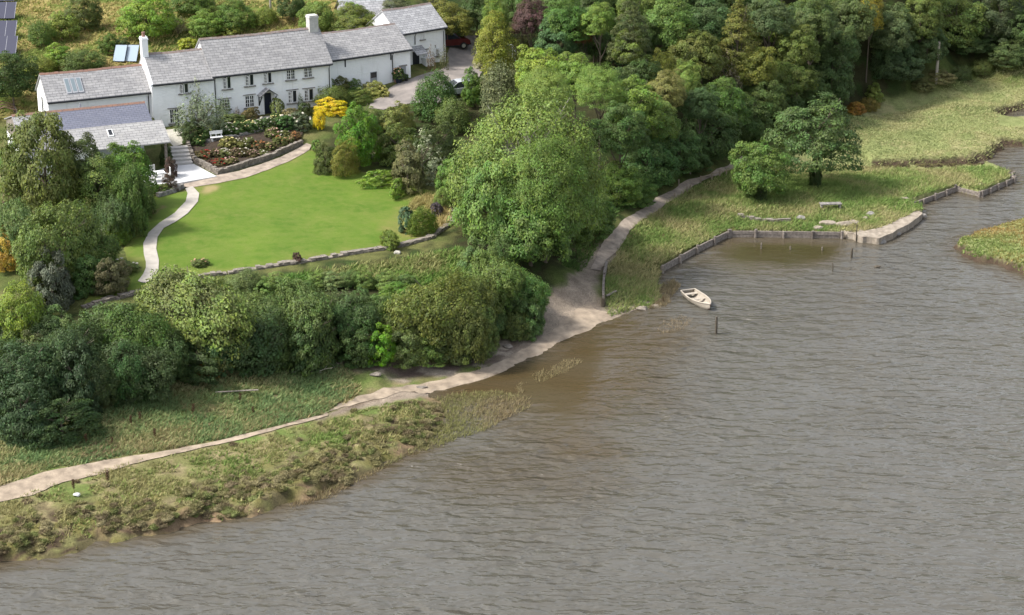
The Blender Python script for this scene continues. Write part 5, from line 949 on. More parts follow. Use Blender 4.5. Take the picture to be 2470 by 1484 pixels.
for i, (x, y, h, w, f, c, lb) in enumerate([
 (440,745,.95,.95,fo1,PY,'tall pale yellow rose at the left end of the terrace wall'),(400,800,.7,.8,fo1,PY,'pale yellow rose hanging over the left bed corner'),(600,700,.9,.8,fo1,PY,'pale yellow rose right of the white bench'),(690,690,.8,1.0,fo1,WH,'cream white rose along the gravel terrace, left'),(790,690,.95,1.0,fo1,PY,'bright yellow rose in the middle of the terrace edge'),
 (900,672,.9,.9,fo1,PY,'yellow rose right of the brightest yellow one'),(970,660,.8,.8,fo1,WH,'cream rose on the terrace edge below the porch'),(1050,640,.9,1.0,(.06,.10,.03),WH,'white flowered bush on the terrace edge right of the porch line'),(1160,615,.9,1.0,fo1,PY,'pale yellow bush near the right part of the gravel terrace'),(1250,640,1.1,1.1,(.05,.11,.025),WH,'dark leaved bush with few white blooms on the terrace edge'),(1380,640,1.2,1.3,(.09,.12,.06),WH,'greyish bush at the right end of the rose terrace'),
 (1130,735,.8,.9,fo2,PK,'pink rose with many blooms below the terrace wall'),(1240,750,.7,.8,fo2,WH,'rose with a few white blooms right of the pink rose'),(1320,760,.7,.9,(.16,.10,.04),OR_,'orange tinted rose at the right end of the bed'),(690,830,.8,1.1,(.14,.14,.035),PY,'yellowish leaved rose in the left middle of the bed'),(790,830,.7,1.0,(.13,.13,.035),WH,'olive leaved rose in the middle of the bed'),(890,830,.8,.8,fo2,WH,'rose with one large white bloom mid bed'),(990,850,.7,.9,fo3,OR_,'brown leaved orange rose in the mid bed'),
 (1090,850,.6,.9,(.13,.13,.04),PE,'peach rose near the front wall right half'),(1200,800,.7,.9,fo2,OR_,'orange rose above the right part of the front wall'),(1270,800,.6,.8,(.12,.13,.04),PE,'peach flowered rose behind the right end of the front wall'),(460,920,.5,1.1,fo3,RD,'low red flowers at the left corner of the rose bed'),(560,925,.6,.9,fo3,PK,'pale pink rose right of the red flowers'),(650,915,.6,.9,fo2,WH,'rose with small white blooms left of centre in the bed'),(760,915,.6,.9,fo3,PK,'pink rose in the front middle of the bed'),(840,910,.6,.9,fo3,WH,'blush white rose in the front middle of the bed'),(930,920,.55,.8,fo3,PK,'pink rose behind the front wall middle'),(1010,915,.5,.8,fo2,WH,'small white rose just behind the front wall'),(620,1000,.45,.9,fo3,RD,'low dark red plant near the front corner of the bed'),(700,985,.5,.9,(.13,.12,.04),PK,'straggly pink rose near the front corner of the bed'),(560,990,.4,.9,(.09,.05,.03),RD,'small red plant by the corner wall')]):
    rose(*zz5(x, y), h, w, f, c, lb, i)
for (u, v, h, w, c, lb) in [(300,655,.8,1.4,WH,'white blooms on the greyish rose by the garden path'),(480,640,.45,.9,PE,'low peach flowered plant left on the lawn edge'),(655,315,.5,.9,WH,'white flower drift at the terrace under the porch')]:
    rose(u, v, h, w, (.11,.14,.04), c, lb, 1, 'scattered flowering plants', 'flowering_plant')
for u, vt, w, vb, lb, dp in [(798,236,92,276,'large bright yellow flowering broom at the right end of the farmhouse garden',1.6),(770,266,44,310,'smaller trailing yellow broom below the large yellow broom',1.0)]:
    T(u, vt, w, 0, 'bush', (.62/FB, .50/FB, .02/FB), lb, vb=vb, low=.0, name='broom_shrub', cat='bush', depth=dp)
p = on(486, 318)
for (u, lb) in [(481,'left one of two small pale stone urns beside the yellow roses'),(492,'right one of two small pale stone urns beside the yellow roses')]:
    p = on(u, 322); t = empty('garden_urn', tuple(p), 0, lb, 'urn', 'pale urns by the roses'); m = MB(); m.tube([(0,0,0),(0,0,.12),(0,0,.2),(0,0,.45),(0,0,.58),(0,0,.62)], [.16,.15,.07,.15,.17,.19], 10); m.build('bowl', 'gravel', t); m = MB(); m.box(-.18,.18,-.18,.18,-.2,-.003); m.build('plinth', 'grey_stone', t)
def bench(name, label, p, rz, L_, dpt, h, mat, back=False, thick=.07):
    b = empty(name, tuple(p), rz, label, 'bench')
    m = MB(); m.box(-L_/2, L_/2, -dpt/2, dpt/2, h-thick, h); m.build('seat', mat, b, bevel=.01)
    for x in (-L_/2+.15, L_/2-.15):
        m = MB(); m.box(x-.06, x+.06, -dpt/2+.05, dpt/2-.05, -.2, h-thick-.002); m.build('leg', mat, b)
    if back:
        m = MB(); m.box(-L_/2, L_/2, dpt/2-.06, dpt/2, h+.2, h+.48); [m.box(x-.03, x+.03, dpt/2-.055, dpt/2-.005, h+.002, h+.2) for x in (-L_/2+.1, 0, L_/2-.1)]; m.build('backrest', mat, b)
    return b
bench('garden_bench', 'white garden bench standing on the terrace wall between the roses', on(523, 342), R(20), 1.1, .45, .45, 'white_paint', True)
bench('stone_bench', 'grey plank bench standing alone on the grassy point', on(2003, 503), R(4), 1.85, .62, .48, 'grey_stone', False, .09)
p = at(376, 437, 5.12); t = empty('patio_table', tuple(p), R(24), 'white table on the patio under the outhouse roof', 'table'); MB().box(-.75,.75,-.42,.42,.7,.75).build('table_top', 'white_paint', t, bevel=.01)
for x in (-.65, .65):
    for y in (-.34, .34): MB().box(x-.035, x+.035, y-.035, y+.035, 0, .698).build('leg', 'white_paint', t)
def chair(p, rz, lb):
    c = empty('patio_chair', tuple(p), rz, lb, 'chair', 'white patio chairs'); MB().box(-.23,.23,-.23,.23,.42,.46).build('seat', 'white_paint', c); m = MB(); [m.box(x-.02,x+.02,.2,.235,.462,.95) for x in (-.2,-.1,0,.1,.2)]; m.box(-.23,.23,.195,.24,.952,1.0); m.build('backrest', 'white_paint', c)
    for x in (-.2,.2):
        for y in (-.2,.2): MB().box(x-.02,x+.02,y-.02,y+.02,0,.418).build('leg', 'white_paint', c)
chair(at(370, 428, 5.12), R(24), 'white chair behind the patio table under the shed roof'); chair(at(405, 432, 5.12), R(-70), 'white chair at the right end of the patio table')
p = on(962, 200); t = empty('flower_tub', tuple(p), 0, 'dark blue tub of peach flowers beside the outbuilding door', 'planter'); m = MB(); m.tube([(0,0,0),(0,0,.35),(0,0,.6)], [.26,.32,.36], 12); m.build('tub', 'door_paint', t)
f = bpy.data.objects.new('foliage', CR['small'][0]); COL.objects.link(f); f.parent = t; f.location = (0,0,.5); f.scale = (.6,.55,.7); f.color = (.07,.11,.03,1)
f = bpy.data.objects.new('blossoms', BL_[2]); COL.objects.link(f); f.parent = t; f.location = (-.1,0,.55); f.scale = (.55,.5,.7); f.color = (.75,.42,.25,1)
for (u, v, lb) in [(955,199,'terracotta pot left of the dark blue flower tub'),(980,196,'dark pot right of the dark blue flower tub')]:
    p = on(u, v); t = empty('plant_pot', tuple(p), 0, lb, 'planter'); m = MB(); m.tube([(0,0,0),(0,0,.3),(0,0,.36)], [.14,.2,.22], 10); m.build('pot', 'terracotta' if 'terra' in lb else 'black_iron', t); f = bpy.data.objects.new('foliage', CR['small'][1]); COL.objects.link(f); f.parent = t; f.location = (0,0,.3); f.scale = (.28,.28,.3); f.color = (.06,.11,.03,1)
# garden gate arch by the driveway
p = on(1222, 156); t = empty('garden_arch', tuple(p), R(25), 'grey metal hoop arch half hidden in leaves right of the driveway', 'arch')
for y in (-.35, .35):
    m = MB(); m.tube([(-.8,y,-.2),(-.8,y,1.4)] + [(-.8*math.cos(a),y,1.4+.6*math.sin(a)) for a in np.linspace(.2,math.pi-.2,9)] + [(.8,y,1.4),(.8,y,-.2)], .05, 6); m.build('hoop', 'grey_paint', t)
m = MB(); [m.tube([(x,-.35,z),(x,.35,z)], .035, 5) for x, z in ((-.8,.6),(-.8,1.3),(-.4,1.95),(.4,1.95),(.8,1.3),(.8,.6))]; m.build('rungs', 'grey_paint', t)

# ---------------------------------------------------------------- cars
def car(p, rz, col, label, L_=4.1, Wd=1.72, suv=False):
    c = empty('parked_car', tuple(p), rz, label, 'car'); hz = 1.0 if suv else .92
    prof = [(-2.0,.42),(-2.02,.8),(-1.9,hz),(-1.0,hz+.03),(.95,hz),(1.7,hz-.14),(2.0,hz-.28),(2.05,.6),(2.0,.38)] if not suv else [(-2.0,.45),(-2.05,.8),(-1.98,hz+.02),(-1.0,hz+.05),(.9,hz+.04),(1.75,hz-.02),(2.0,hz-.2),(2.05,.62),(2.0,.42)]
    m = MB(); k = L_/4.1; ys = [(-Wd/2,.0),(-Wd/2+.06,1),(Wd/2-.06,1),(Wd/2,.0)]
    def ring(y, inn): return [(x*k*(1-.02*inn*0), y, z - (.0 if not inn else -.02)) for x, z in prof]
    R_ = [[(x*k*.985, y*1.0, .42+(z-.42)*.93) for x, z in prof] if i in (0, 3) else [(x*k, y, z) for x, z in prof] for i, (y, _) in enumerate(ys)]
    for a, b in zip(R_, R_[1:]):
        for i in range(len(prof)): j = (i+1) % len(prof); m.face([a[i], a[j], b[j], b[i]])
    m.face(R_[0]); m.face(R_[-1][::-1]); body = m.build('body', 'car_paint', c, smooth=False, bevel=.02); body.color = (*col, 1)
    top = hz+(.62 if suv else .52); rf = [(-1.85,hz+.0),(-1.6,top-.04),(-.9,top+.02),(.1,top),(.45,top-.06),(1.05,hz)] if suv else [(-1.8,hz),(-1.35,top-.06),(-.8,top+.01),(0,top),(.3,top-.05),(1.0,hz)]
    m = MB(); w0, w1 = Wd/2-.05, Wd/2-.2; A = [(x*k, (w0 if z < hz+.1 else w1), z) for x, z in rf]; B = [(x, -y, z) for x, y, z in A]
    for i in range(len(rf)-1): m.face([A[i], A[i+1], B[i+1], B[i]])
    m.face(A[::-1]); m.face(B); g = m.build('glasshouse', 'car_glass', c)
    m = MB(); q = [(x, y*.98, z+.015) for x, y, z in A[1:5]]; w = [(x, -y, z) for x, y, z in q]
    for i in range(3): m.face([q[i], q[i+1], w[i+1], w[i]])
    for s_ in (1, -1):
        for (a_, b_) in ((0, 1), (4, 5)): m.tube([(A[a_][0], A[a_][1]*s_, A[a_][2]+.01), (A[b_][0], A[b_][1]*s_, A[b_][2]+.01)], .04, 5)
        m.tube([(-.35*k, s_*w0, hz), (-.35*k, s_*w1, top)], .04, 5)
    r = m.build('roof', 'car_paint', c); r.color = (*col, 1)
    for x in (-1.28*k, 1.28*k):
        for y in (-Wd/2+.02, Wd/2-.02):
            m = MB(); m.tube([(x, y-.1, .33), (x, y+.1, .33)], .33, 16); w_ = m.build('wheel', 'rubber', c); m = MB(); m.tube([(x, y-.115, .33), (x, y+.115, .33)], .2, 12); m.build('rim', 'steel', w_)
    for y in (-.6, .6):
        m = MB(); m.box(2.0*k, 2.06*k, y-.18, y+.18, .58, .74); m.build('headlight', 'skylight_glass', c); m = MB(); m.box(-2.06*k, -2.0*k, y-.16, y+.16, .65, .88); l_ = m.build('tail_light', 'painted', c); l_.color = (.35,.01,.01,1)
    m = MB(); m.box(2.0*k, 2.1*k, -.8, .8, .34, .52).box(-2.1*k, -2.0*k, -.8, .8, .36, .55).box(-1.9*k, 1.9*k, -Wd/2-.01, -Wd/2+.03, .3, .42).box(-1.9*k, 1.9*k, Wd/2-.03, Wd/2+.01, .3, .42); m.build('bumper', 'rubber', c)
    return c
fr = on(1112, 118); hd = R(22); car(fr - np.array([math.cos(hd), math.sin(hd), 0])*1.35 + [0, .5, .07], hd, (.09,.008,.012), 'dark red car parked beyond the gabled cottage, half hidden by its wall', suv=True)
car(on(1107, 233)+[0,0,.07], R(200), (.42,.44,.46), 'silver car on the driveway mostly hidden behind the round laurel')

# ---------------------------------------------------------------- panels and poles
for i, (vb, lb) in enumerate([(138,'lowest dark blue solar panel row at the top left edge'),(99,'second dark blue solar panel row from the bottom at the left edge'),(52,'third dark blue solar panel row from the bottom at the left edge'),(9,'topmost dark blue solar panel row in the left corner')]):
    p = on(38-i*1.5, vb); t = empty('solar_array', tuple(p), R(4), lb, 'solar panel', 'solar panel rows at the left edge'); t.location.x -= 2.0
    m = MB(); m.M = Matrix.Translation((0,0,.3)) @ Matrix.Rotation(R(33),4,'X'); m.box(-2,2,0,2.3,-.04,0); pn = m.build('panel', 'solar_glass', t); m = MB(); m.M = Matrix.Translation((0,0,.3)) @ Matrix.Rotation(R(33),4,'X')
    for x in (-2,-1,0,1,1.96): m.box(x,x+.03,0,2.3,.001,.008)
    m.build('frame', 'steel', pn)
    for x in (-1.6, 1.6): m = MB(); m.tube([(x,1.3,-.2),(x,1.3,1.0)], .05, 5); m.build('strut', 'steel', t)
for i, (u, lb) in enumerate([(286,'left one of a pair of pale glass solar collectors behind the low wing'),(315,'right one of a pair of pale glass solar collectors beside the white chimney')]):
    p = on(u, 151); t = empty('solar_collector', tuple(p), R(-3), lb, 'solar panel', 'pair of solar collectors'); M_ = Matrix.Translation((0,0,.12)) @ Matrix.Rotation(R(38),4,'X') @ Matrix.Shear('XZ',4,(0,0)) 
    m = MB(); m.M = M_; m.box(-.54,.54,0,1.95,-.08,0); m.build('panel', 'collector_glass', t); m = MB(); m.M = M_; m.box(-.57,-.542,0,1.95,-.08,.02).box(.542,.57,0,1.95,-.08,.02).box(-.57,.57,-.03,-.002,-.08,.02).box(-.57,.57,1.952,1.98,-.08,.02); m.build('frame', 'black_iron', t)
    m = MB(); m.tube([(0,1.45,-.3),(0,1.45,1.2)], .05, 5); m.build('strut', 'steel', t)
p = on(653.7, 50); t = empty('utility_pole', tuple(p), 0, 'grey utility pole in the orchard above the farmhouse roof', 'pole'); m = MB(); m.tube([(0,0,-.5),(0,0,7.5)], [.12,.09], 9); m.build('shaft', 'pale_bark', t); MB().box(-.7,.7,-.05,.05,7.0,7.12).build('crossarm', 'post_timber', t)
p = on(2258, 199); hp = (199-104)/(scale_at(p)*.96); t = empty('wooden_pole', tuple(p), 0, 'bare brown wooden pole at the back of the upper saltings', 'pole'); m = MB(); m.tube([(0,0,-.4),(0,0,hp)], [.17,.14], 9); m.build('shaft', 'dead_wood', t); m = MB(); m.tube([(0,0,hp+.001),(0,0,hp+.05)], [.115,.06], 9); m.build('cap', 'weathered_timber', t)
p = on(1665, 419); t = empty('path_marker', tuple(p), 0, 'pale wooden marker post standing left of the footpath', 'post'); m = MB(); m.box(-.07,.07,-.07,.07,-.2,.85); m.build('shaft', 'weathered_timber', t); m = MB(); m.face([(-.07,-.07,.852),(.07,-.07,.852),(.07,.07,.95),(-.07,.07,.95)]); m.face([(-.07,-.07,.852),(-.07,.07,.852),(-.07,.07,.95)]); m.face([(.07,-.07,.852),(.07,.07,.95),(.07,.07,.852)]); m.build('cap', 'weathered_timber', t)
# low fence along the footpath
FP = [(1690,441),(1717,433),(1736,428),(1752,424),(1768,420)]
fp = [on(u, v) for u, v in FP]; t = empty('path_fence', tuple(fp[0]), 0, 'low wooden post and rail fence along the bend of the footpath', 'fence')
for q in fp: m = MB(); d = q-fp[0]; m.box(d[0]-.06,d[0]+.06,d[1]-.06,d[1]+.06,d[2]-.2,d[2]+.62); m.build('post', 'post_timber', t)
for a, b in zip(fp, fp[1:]): m = MB(); m.tube([tuple(a-fp[0]+[0,0,.5]), tuple(b-fp[0]+[0,0,.5])], .045, 5); m.build('rail', 'post_timber', t)
for i, (u, v, lb) in enumerate([(1657,463,'left of two short brown posts standing together beside the footpath'),(1665,458,'right of two short brown posts standing together beside the footpath'),(1627,477,'single short brown post on the footpath edge below the pair of posts'),(1637,445,'short stump on the far side of the footpath')]):
    p = on(u, v); m = MB(); m.tube([(0,0,-.2),(0,0,.42),(0,0,.46)], [.07,.065,.05], 7); o = m.build('path_post', 'post_timber'); o.location = tuple(p); tag(o, lb, 'post', 'short posts beside the footpath')

# ---------------------------------------------------------------- revetments, quay, shore things
def revetment(label, px, zt, posts_every=1.9, name='timber_revetment', seed=0):
    P = [Vector((*at(u, v, 0)[:2], 0)) for u, v in px]; r = empty(name, tuple(P[0]), 0, label, 'revetment'); rd = random.Random(seed)
    for a, b in zip(P, P[1:]):
        d = (b-a); l = d.length; d.normalize(); n = Vector((d.y, -d.x, 0)); k = max(1, round(l/posts_every)); ang = math.atan2(d.y, d.x)
        for i in range(k):
            for j, (z0, z1) in enumerate(((-.5, zt*.48), (zt*.5, zt))):
                m = MB(); m.M = Matrix.Translation(a-P[0]+d*(l*i/k)) @ Matrix.Rotation(ang,4,'Z'); e = rd.uniform(-.03,.03); m.box(.01, l/k-.01, -.07+e, .07+e, z0, z1+rd.uniform(-.03,.03)); m.build('plank', 'weathered_timber', r)
        for i in range(k+1):
            q = a + d*(l*i/k) + n*.17; m = MB(); q = q-P[0]; m.tube([(q.x,q.y,-.8),(q.x,q.y,zt+.1+rd.uniform(-.05,.12))], .12, 7); m.build('post', 'weathered_timber', r)
    return r
revetment('long timber revetment of planks and posts round the creek basin', [(1594,658),(1637,634),(1678,611),(1720,590),(1757,572),(1822,572),(1890,573),(1960,574),(2030,575)], .52, 2.2)
revetment('darker timber revetment along the tip of the grassy point', [(2196,502),(2252,482),(2307,461),(2365,475),(2404,457),(2443,440),(2441,426)], .42, 1.7, seed=3)
qp = [(2028,556),(2074,571),(2122,577),(2192,541),(2225,516),(2213,506),(2174,527),(2127,549),(2095,557),(2075,554)]
q0 = at(2100, 560, .5); t = empty('stone_quay', (q0[0], q0[1], 0), 0, 'pale stone slipway quay beside the timber revetment', 'quay')
def finer(px, n=5, j=.12, seed=4):
    rd = random.Random(seed); w = [np.array(at(u, v, .5)[:2]) for u, v in px]; out = []
    for a, b in zip(w, w[1:]+w[:1]):
        for i in range(n): c = a+(b-a)*i/n; out.append((c[0]-q0[0]+rd.uniform(-j, j), c[1]-q0[1]+rd.uniform(-j, j)))
    return out
m = MB(); pl = finer(qp); m.prism(pl if sum(a[0]*b[1]-b[0]*a[1] for a, b in zip(pl, pl[1:]+pl[:1])) > 0 else pl[::-1], -.6, .56); m.build('deck', 'quay_stone', t)
rd = random.Random(9); ed = [(2074,577),(2098,581),(2122,584),(2140,574),(2158,564),(2175,554),(2192,545),(2208,532),(2226,521)]
for i, (u, v) in enumerate(ed):
    p = at(u, v, .1)-[q0[0], q0[1], 0]; m = MB(); m.rock((p[0], p[1], .08), (rd.uniform(.35,.6), rd.uniform(.25,.4), rd.uniform(.2,.34)), i); m.build('boulder', 'grey_stone' if i % 3 else 'quay_stone', t)
for i, (u, v, rx, ry, rz_, mt, lb) in enumerate([(1998,540,.95,.5,.22,'quay_stone','large flat pale rock left of the other pale slabs'),(2036,543,.85,.45,.24,'quay_stone','flat pale rock slab in the middle of the quay rocks'),(2062,538,.55,.35,.2,'quay_stone','pale rock slab at the right end of the quay rocks'),(1972,552,.45,.3,.22,'quay_stone','small pale rock above the revetment'),(2098,518,.45,.3,.22,'grey_stone','grey boulder in the grass above the quay'),(1932,527,.6,.32,.2,'grey_stone','flat dark stone at the right end of the broken stone line'),(2085,528,.35,.25,.15,'quay_stone','small pale stone below the grey boulder'),(2195,470,.0,.0,0,'',''),(2180,480,.55,.22,.12,'quay_stone','pale flat stone in the grass of the point'),(2318,487,.0,0,0,'',''),(1550,746,.5,.3,.2,'quay_stone','pale stone at the foot of the grassy spit'),(1582,741,.35,.25,.18,'quay_stone','small pale stone right of the spit stone'),(2116,645,.3,.25,.14,'wet_timber','dark half sunken stone in the channel'),(1225,838,.4,.3,.2,'stone','brown stone on the sandy beach'),(1015,936,.5,.25,.1,'stone','flat brown stone on the narrow sand path'),(905,905,.45,.3,.16,'stone','brown stone under the eroded bank'),(2365,446,.4,.25,.1,'quay_stone','pale stone near the tip of the grassy point'),(960,612,.3,.22,.2,'gravel','white stone on the lawn wall')]):
    if not mt: continue
    p = on(u, v) if 'channel' not in lb else at(u, v, 0); m = MB(); m.rock((0,0,rz_*.4), (rx, ry, rz_), i+20); o = m.build('rock', mt); o.location = tuple(p); tag(o, lb, 'rock', 'rocks along the shore')
# stakes in the water
for i, (u, v, h, r_, mt, lb, ln) in enumerate([(1727,806,1.35,.1,'wet_timber','thick dark mooring post in the water right of the boat',0),(2053,623,.85,.1,'wet_timber','dark stake in the channel below the quay',.03),(2065,583,1.5,.05,'wet_timber','thin dark pole at the foot of the quay',0),(2009,655,.75,.05,'wet_timber','thin stake standing in the basin water',-.04),(1836,600,.5,.06,'weathered_timber','left of three pale stake tips in the basin by the revetment',0),(1906,602,.3,.06,'weathered_timber','middle one of three pale stake tips in the basin by the revetment',0),(1983,604,.3,.06,'weathered_timber','right of three pale stake tips in the basin by the revetment',0)]):
    p = at(u, v, 0); m = MB(); m.tube([(0,0,-1.2),(ln*h,0,h*.7),(ln*2*h,0.02,h)], [r_,r_*.95,r_*.75], 7); o = m.build('mooring_stake', mt); o.location = tuple(p); tag(o, lb, 'stake', 'stakes standing in the water')
# timber kerb at the slipway
kp = [on(u, v) for u, v in [(1463,640),(1457,672),(1455,705),(1455,733)]]; t = empty('timber_kerb', tuple(kp[0]), 0, 'weathered timber kerb with an end post between sandy slip and grassy spit', 'kerb')
for a, b in zip(kp, kp[1:]): d = Vector(b-a); m = MB(); m.M = Matrix.Translation(Vector(a-kp[0])) @ Matrix.Rotation(math.atan2(d.y, d.x),4,'Z'); m.box(0, math.hypot(d.x,d.y), -.09, .09, -.4, .36); m.build('beam', 'weathered_timber', t)
d = kp[-1]-kp[0]; m = MB(); m.tube([(d[0],d[1]-.15,d[2]-.4),(d[0],d[1]-.15,d[2]+.5)], .15, 8); m.build('post', 'wet_timber', t)
def plank(name, label, a, b, w, th, mat, cat='plank'):
    d = Vector(b-a); m = MB(); m.M = Matrix.Rotation(math.atan2(d.y, d.x),4,'Z'); m.box(0, math.hypot(d.x,d.y), -w/2, w/2, 0, th); o = m.build(name, mat, bevel=.01); o.location = tuple(a); return tag(o, label, cat)
plank('washed_plank', 'grey plank lying in the grass beside the timber kerb', on(1463,719)+[0,0,.12], on(1486,705)+[0,0,.12], .2, .08, 'weathered_timber')
plank('driftwood_plank', 'long pale driftwood plank lying in the rough grass above the shore path', on(520,951)+[0,0,.12], on(624,953)+[0,0,.13], .15, .05, 'weathered_timber')

# ---------------------------------------------------------------- rowing boat
bs = at(1659, 701, .36); bb = at(1713, 738, .42); d = bb-bs; Lb = math.hypot(d[0], d[1]); bt = empty('rowing_boat', ((bs[0]+bb[0])/2, (bs[1]+bb[1])/2, 0), math.atan2(d[1], d[0]), 'small cream rowing boat moored in the basin near the reed patch', 'boat')
print('boat length', Lb)
NS = 13; hw = lambda q: .70*(1-max(0, (q-.35)/.65)**2.4)*(.84+.16*min(1, q/.35)); sh = lambda q: .40 + .16*(q-.35)**2*(2.2 if q > .35 else .9); kl = lambda q: -.12 + .34*max(0, (q-.8)/.2)**2
def hull(off, zoff, flip):
    V = []; m = MB(); rows = []
    for i in range(NS):
        q = i/(NS-1); w = max(.02, hw(q)-off); x = (q-.5)*(Lb-2*off*.5); r = []
        for j in range(9):
            a = (j/8-.5)*math.pi; s_ = math.sin(a); c_ = 1-math.cos(a)**.8
            r.append((x, w*s_*(1 if True else 1), (kl(q)+zoff) + (sh(q)-kl(q)-zoff)*c_))
        rows.append(r)
    for a, b in zip(rows, rows[1:]):
        for j in range(8): f = [a[j], b[j], b[j+1], a[j+1]]; m.face(f[::-1] if flip else f)
    m.face(rows[0] if flip else rows[0][::-1]); return m
hb = hull(0, 0, False).build('hull', 'boat_white', bt, smooth=True); hull(.05, .06, True).build('inner_skin', 'boat_floor', hb, smooth=True)
m = MB(); n_ = 20; LFT = [((q-.5)*Lb, hw(q), sh(q)+.015) for q in np.linspace(0, 1, n_)]
m.tube([(x, y, z) for x, y, z in LFT], .05, 6); m.tube([(x, -y, z) for x, y, z in LFT], .05, 6); m.tube([(-.5*Lb, -hw(0), sh(0)+.01), (-.5*Lb, hw(0), sh(0)+.01)], .05, 6); m.build('gunwale', 'boat_white', bt)
for q, wd_, mt in ((.12,.36,'boat_white'),(.45,.24,'boat_white'),(.78,.34,'boat_white')):
    x = (q-.5)*Lb; w = hw(q)-.06; z = sh(q)-.13; m = MB(); m.box(x-wd_/2, x+wd_/2, -w, w, z-.03, z); m.build('thwart', mt, bt)
m = MB(); [m.box(-.30*Lb, .26*Lb, y-.1, y+.1, -.0, .02) for y in (-.24, 0, .24)]; m.build('floorboards', 'boat_floor', bt)
m = MB(); m.tube([((q-.5)*Lb, 0, kl(q)+.01) for q in (.2,.5,.8,.9,.96)] + [(.5*Lb, 0, sh(1)-.05)], .035, 5); m.build('keel', 'boat_brown', bt)

# ---------------------------------------------------------------- dead wood
def brush(name, label, p, r, n, seed, mat='dead_wood', h=.6, th=.02):
    rd = random.Random(seed); m = MB()
    for i in range(n):
        a = rd.uniform(0, 6.28); c = Vector((rd.uniform(-r, r)*.6, rd.uniform(-r, r)*.35, rd.uniform(0, h*.5))); e = Vector((math.cos(a), math.sin(a), rd.uniform(-.1, .5)))*rd.uniform(.3, 1)*r
        mid = c + e*.5 + Vector((0, 0, rd.uniform(-.05, .12))); m.tube([c, mid, c+e], [th, th*.7, th*.3], 4, False)
        if rd.random() < .6: m.tube([mid, mid+e.cross(Vector((0, 0, 1)))*.4*rd.choice((-1, 1))+Vector((0, 0, .1))], [th*.5, th*.2], 4, False)
    o = m.build(name, mat, weld=False); o.location = tuple(p); return tag(o, label, 'branches')
brush('brush_pile', 'heap of dead brown branches at the wood edge left of the marker post', on(1640, 406), 1.5, 90, 1, 'post_timber', 1.1)
brush('dead_branches', 'bare grey fallen branches lying at the foot of the hedge bank', on(735, 893), 1.5, 26, 2, 'dead_wood', .35, .03)
brush('dead_branches', 'short bare twigs beside the fallen branches', on(790, 884), .9, 14, 3, 'dead_wood', .3, .025)
p = on(185, 1197); m = MB(); m.rock((0,0,.1), (.24,.16,.14), 5); o = m.build('washed_up_lump', 'white_paint'); o.location = tuple(p); tag(o, 'white washed up lump in the saltings grass at left', 'debris')
# greenhouse frame at the left edge
p = on(14, 292); t = empty('pergola', tuple(p), R(20), 'bare reddish timber frame at the left edge beside the outhouse gable', 'frame')
for y in (0, 1.0, 2.0): m = MB(); m.tube([(-1.2,y,.9),(0,y,1.3),(1.0,y,.9)], .06, 4); m.build('rafter', 'terracotta', t)
for x, y in ((-1.2,0),(1.0,0),(-1.2,2),(1.0,2)): m = MB(); m.tube([(x,y,-.3),(x,y,.95)], .06, 4); m.build('post', 'weathered_timber', t)
m = MB(); m.tube([(-1.2,-.2,0.92),(-1.2,2.2,0.92)], .05, 4); m.tube([(1,-.2,0.92),(1,2.2,0.92)], .05, 4); m.build('beam', 'weathered_timber', t)
# pale stake on the slope under the ash
p = on(1155, 690); m = MB(); m.tube([(0,0,-.2),(.5,.6,1.1),(.8,.9,1.9)], [.06,.05,.03], 6); o = m.build('leaning_stake', 'dead_wood'); o.location = tuple(p); tag(o, 'pale leaning dead stem on the slope under the ash', 'branch')
# brown seed heads standing in the grass
def dock_mesh(seed):
    g = np.random.default_rng(seed); n = 150; z = g.uniform(.35, 1, n); P = np.c_[g.normal(0, .045, n)+.06*z, g.normal(0, .045, n), z]; V, F = leaf_quads(P, unit(g.normal(size=(n, 3))), .075, g)
    st_ = np.array([[-.012,0,-.05],[.012,0,-.05],[.07,0,1.],[.05,0,1.]]); V = np.r_[V, st_]; F = np.r_[F, [[len(V)-4, len(V)-3, len(V)-2, len(V)-1]]]
    me = np_mesh('dock_plant', V, F, False); vcol(me, 'tint', np.tile([.5,.5,.5], (len(V), 1))); me.materials.append(MATS['foliage']); return me
DM = dock_mesh(3)
for u, v, h, lb in [(262,1172,1.0,'tallest brown seed head beside the shore path'),(180,1190,.9,'brown seed head standing over the white lump'),(210,1075,.8,'brown seed head left in the grass above the path'),(318,1030,.8,'brown seed head in the grass under the dark thicket'),(338,1018,.7,'brown seed head right of the one under the thicket'),(375,1062,.8,'brown seed head close to the path upper edge'),(465,1005,.9,'brown seed head in the middle of the grass bank'),(578,975,.8,'brown seed head below the driftwood plank'),(612,1005,.7,'brown seed head right of and below the driftwood plank'),(270,1075,.6,'short brown seed head above the shore path'),(1452,720,.0,''),(1600,735,.6,'brown seed head on the grassy spit by the boat')]:
    if not h: continue
    o = bpy.data.objects.new('dock_plant', DM); COL.objects.link(o); o.location = tuple(on(u, v)); o.scale = (h*1.3, h*1.3, h); o.rotation_euler = (0, 0, u); o.color = (.09,.05,.03,1); tag(o, lb, 'plant', 'brown dock seed heads')

